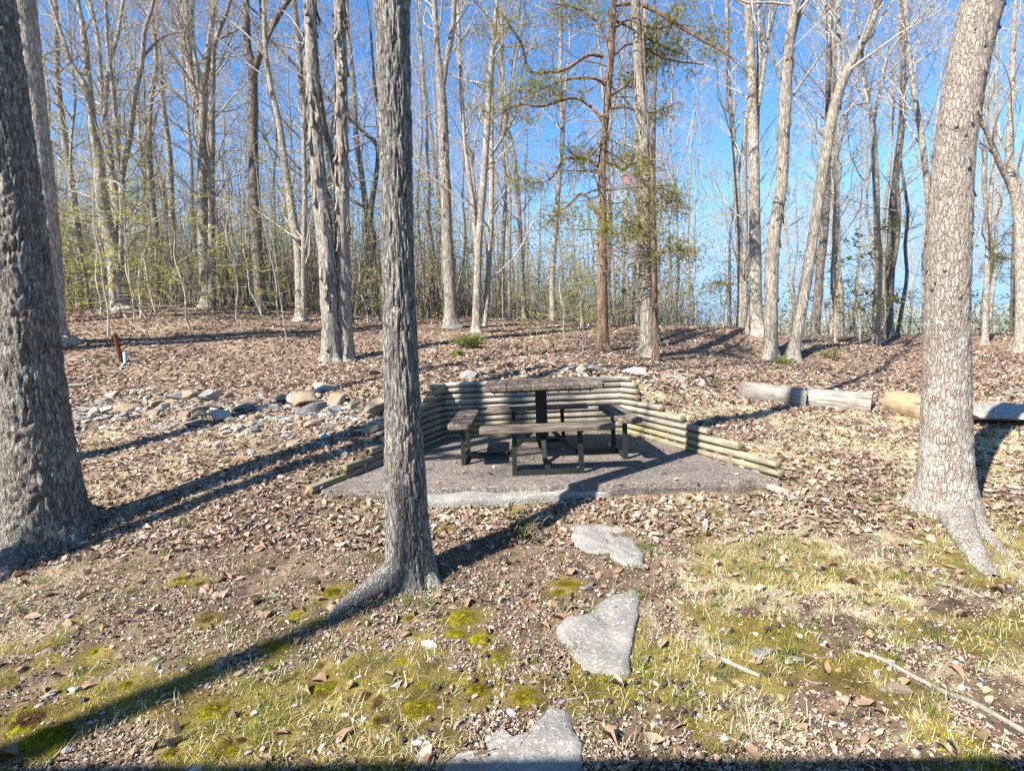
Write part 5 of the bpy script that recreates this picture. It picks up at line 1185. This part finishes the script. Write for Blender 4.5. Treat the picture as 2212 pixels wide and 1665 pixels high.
tx = [(1345, 1060, 1.5), (1385, 1062, 1.6), (1490, 1055, 1.3), (1548, 1112, 1.3), (1360, 1095, 1), (1400, 1090, 1), (1640, 1050, 1.3), (1390, 1185, 1.6), (1405, 1200, 1.4), (470, 905, 1.6), (480, 898, 1.6), (845, 985, 1.2), (230, 780, 1.6), (1150, 1430, 1), (1245, 1410, 1.2), (1380, 1290, 1.2), (680, 1350, 1), (1690, 1425, 1.4), (1700, 1410, 1.3), (880, 1300, 1.2), (930, 1310, 1.2), (700, 1000, 1), (560, 990, 1.2), (1400, 1470, 1.1), (1385, 1440, 1.2)]
TP = ground_at([t[0] for t in tx], [t[1] for t in tx]); x = np.concatenate([x, TP[:, 0]]); y = np.concatenate([y, TP[:, 1]]); big = np.concatenate([RNG.uniform(.35, 1.0, len(x)-len(tx)), [t[2] for t in tx]])
nb_ = (10+22*big).astype(int); P = np.repeat(np.stack([x, y, H(x, y)-.004], -1), nb_, 0)+np.concatenate([RNG.normal(0, .018, (nb_.sum(), 2)), np.zeros((nb_.sum(), 1))], 1); bs = np.repeat(big, nb_)
blades(gm, P, RNG.uniform(.03, .10, len(P))*bs, .0016, pick([(.22, .27, .05), (.28, .31, .08), (.17, .22, .045), (.40, .38, .16)], len(P), .2), .35, .7, 4)
tag(gm.build('grass', MAT['leaf'], None, True), 'sparse thin green grass tufts growing through the litter', 'grass', None, 'stuff')
mm = MB(); x, y = scatter(420000, .95, 4.8, 1.0, 1.15, 0, .02); st, ms, lf = zone(x, y); k = RNG.random(len(x)) < ms; x, y = x[k], y[k]
tn = (.5*n2(x, y, 3.0, 93)+.5*n2(x, y, 10, 94))[:, None]; hi = sstep(.50, .56, tn); lo = 1-sstep(.41, .46, tn); base = np.array([.46, .39, .035])*hi+np.array([.12, .062, .026])*lo+np.array([.20, .165, .028])*(1-hi)*(1-lo)
c = base*(1+RNG.normal(0, .3, (len(x), 1)))*(1+RNG.normal(0, .08, (len(x), 3)))
blades(mm, np.stack([x, y, H(x, y)-.002], -1), RNG.uniform(.006, .016, len(x)), .0012, np.clip(c, .01, .9), .5, .5, 1)
tag(mm.build('moss_carpet', MAT['moss'], None, True), 'thin olive yellow moss spread over the near ground', 'moss', None, 'stuff')
# pebbles
PV, PT = ico(1); pm = MB(); x, y = scatter(4200, 1.0, 9.5, 1.0, 1.12, .004, .01); k = (RNG.random(len(x)) < np.where((x < -.8) | (y < 4.2), .85, .4)); x, y = x[k], y[k]; n0 = len(x); t_ = RNG.random(1900); x = np.concatenate([x, -7.3+6.3*t_]); y = np.concatenate([y, 6.5+.55*np.sin(t_*5)+RNG.normal(0, .5, 1900)]); k = ~in_slab(x, y, .08); x, y = x[k], y[k]; n = len(x); n0 = min(n0, n)
s = np.minimum(RNG.lognormal(-4.95, .45, n), .028)*(1+.06*y); s[n0:] = np.minimum(RNG.lognormal(-3.65, .4, n-n0), .06); V = PV[None]*(1+RNG.normal(0, .16, (n, len(PV), 1)))*s[:, None, None]*np.stack([RNG.uniform(.8, 1.4, n), RNG.uniform(.7, 1.1, n), RNG.uniform(.35, .8, n)], -1)[:, None]
a = RNG.uniform(0, 6.28, n); V = np.stack([V[..., 0]*np.cos(a)[:, None]-V[..., 1]*np.sin(a)[:, None], V[..., 0]*np.sin(a)[:, None]+V[..., 1]*np.cos(a)[:, None], V[..., 2]], -1)+np.stack([x, y, zof(x, y)+s*.2], -1)[:, None]
pm.add(V.reshape(-1, 3), None, (np.arange(n)[:, None, None]*len(PV)+PT[None]).reshape(-1, 3), np.repeat(pick(ROCKPAL, n, .25), len(PV), 0)); tag(pm.build('pebbles', MAT['rockcol'], None, False), 'scattered small pebbles and stone chips on the ground', 'pebbles', None, 'stuff')

# ------------------------------------------------------------------ small green plants
def weed(label, px, py, w, n, pal, cat='plant', group=None, h=.5, name='leafy_weed', sz=.035, up_=.6):
    g = G1(px, py); ra = wid(w, g)/2; br = []
    for _ in range(max(4, n//12)): th = random.uniform(0, 6.28); grow(br, (random.gauss(0, ra*.3), random.gauss(0, ra*.3), -.01), (math.cos(th)*.7, math.sin(th)*.7, up_), ra*random.uniform(.7, 1.3), max(.0015, ra*.012), 1, 1, .02)
    mb = crown_mb(br); root = empty(name, g, label, cat, group); mb.build('stem', MAT['twig_dark'], root)
    buds_from(br, max(1, n//len(br)), sz, pal, n, 1, .6).build('foliage', MAT['leaf'], root, False); return root
random.seed(55)
GP = [(.16, .24, .03), (.22, .30, .04), (.30, .36, .06)]; GD = [(.10, .16, .035), (.14, .20, .05), (.08, .13, .03)]
weed('bright green leafy bush on the slope behind the wall', 1015, 752, 62, 900, GP, 'shrub', None, name='shrub', sz=.05)
weed('small bright green bush right below the larger one', 985, 770, 30, 240, GP, 'shrub', None, name='shrub', sz=.04)
weed('dark green weed patch in the shadow right of the middle trunk', 1130, 1165, 90, 500, GD, 'plant', None, name='leafy_weed', sz=.022)
weed('green weed patch by the roots of the right hand trunk pair', 1690, 785, 40, 240, GP, sz=.05)
weed('green sprig beside the foot of the middle trunk', 960, 1240, 18, 16, GP, sz=.02)
weed('bright green seedling in the moss, lower left of the middle trunk', 575, 1452, 22, 26, GP, sz=.022)
weed('bright green sprig alone on the litter at the left', 348, 1390, 18, 14, GP, sz=.024)
weed('low green plant on the slope right of the log wall', 1545, 838, 50, 220, GD, sz=.03)
weed('yellow green weed by the fallen thin trunk on the right ridge', 1800, 775, 50, 260, GP, sz=.05)
weed('yellow green sprig on the left bank beside the log wall', 1055-0, 1247-340+0, 14, 10, GP, sz=.02) if False else None
print('objects', len(bpy.data.objects), 'verts', sum(len(me.vertices) for me in bpy.data.meshes))
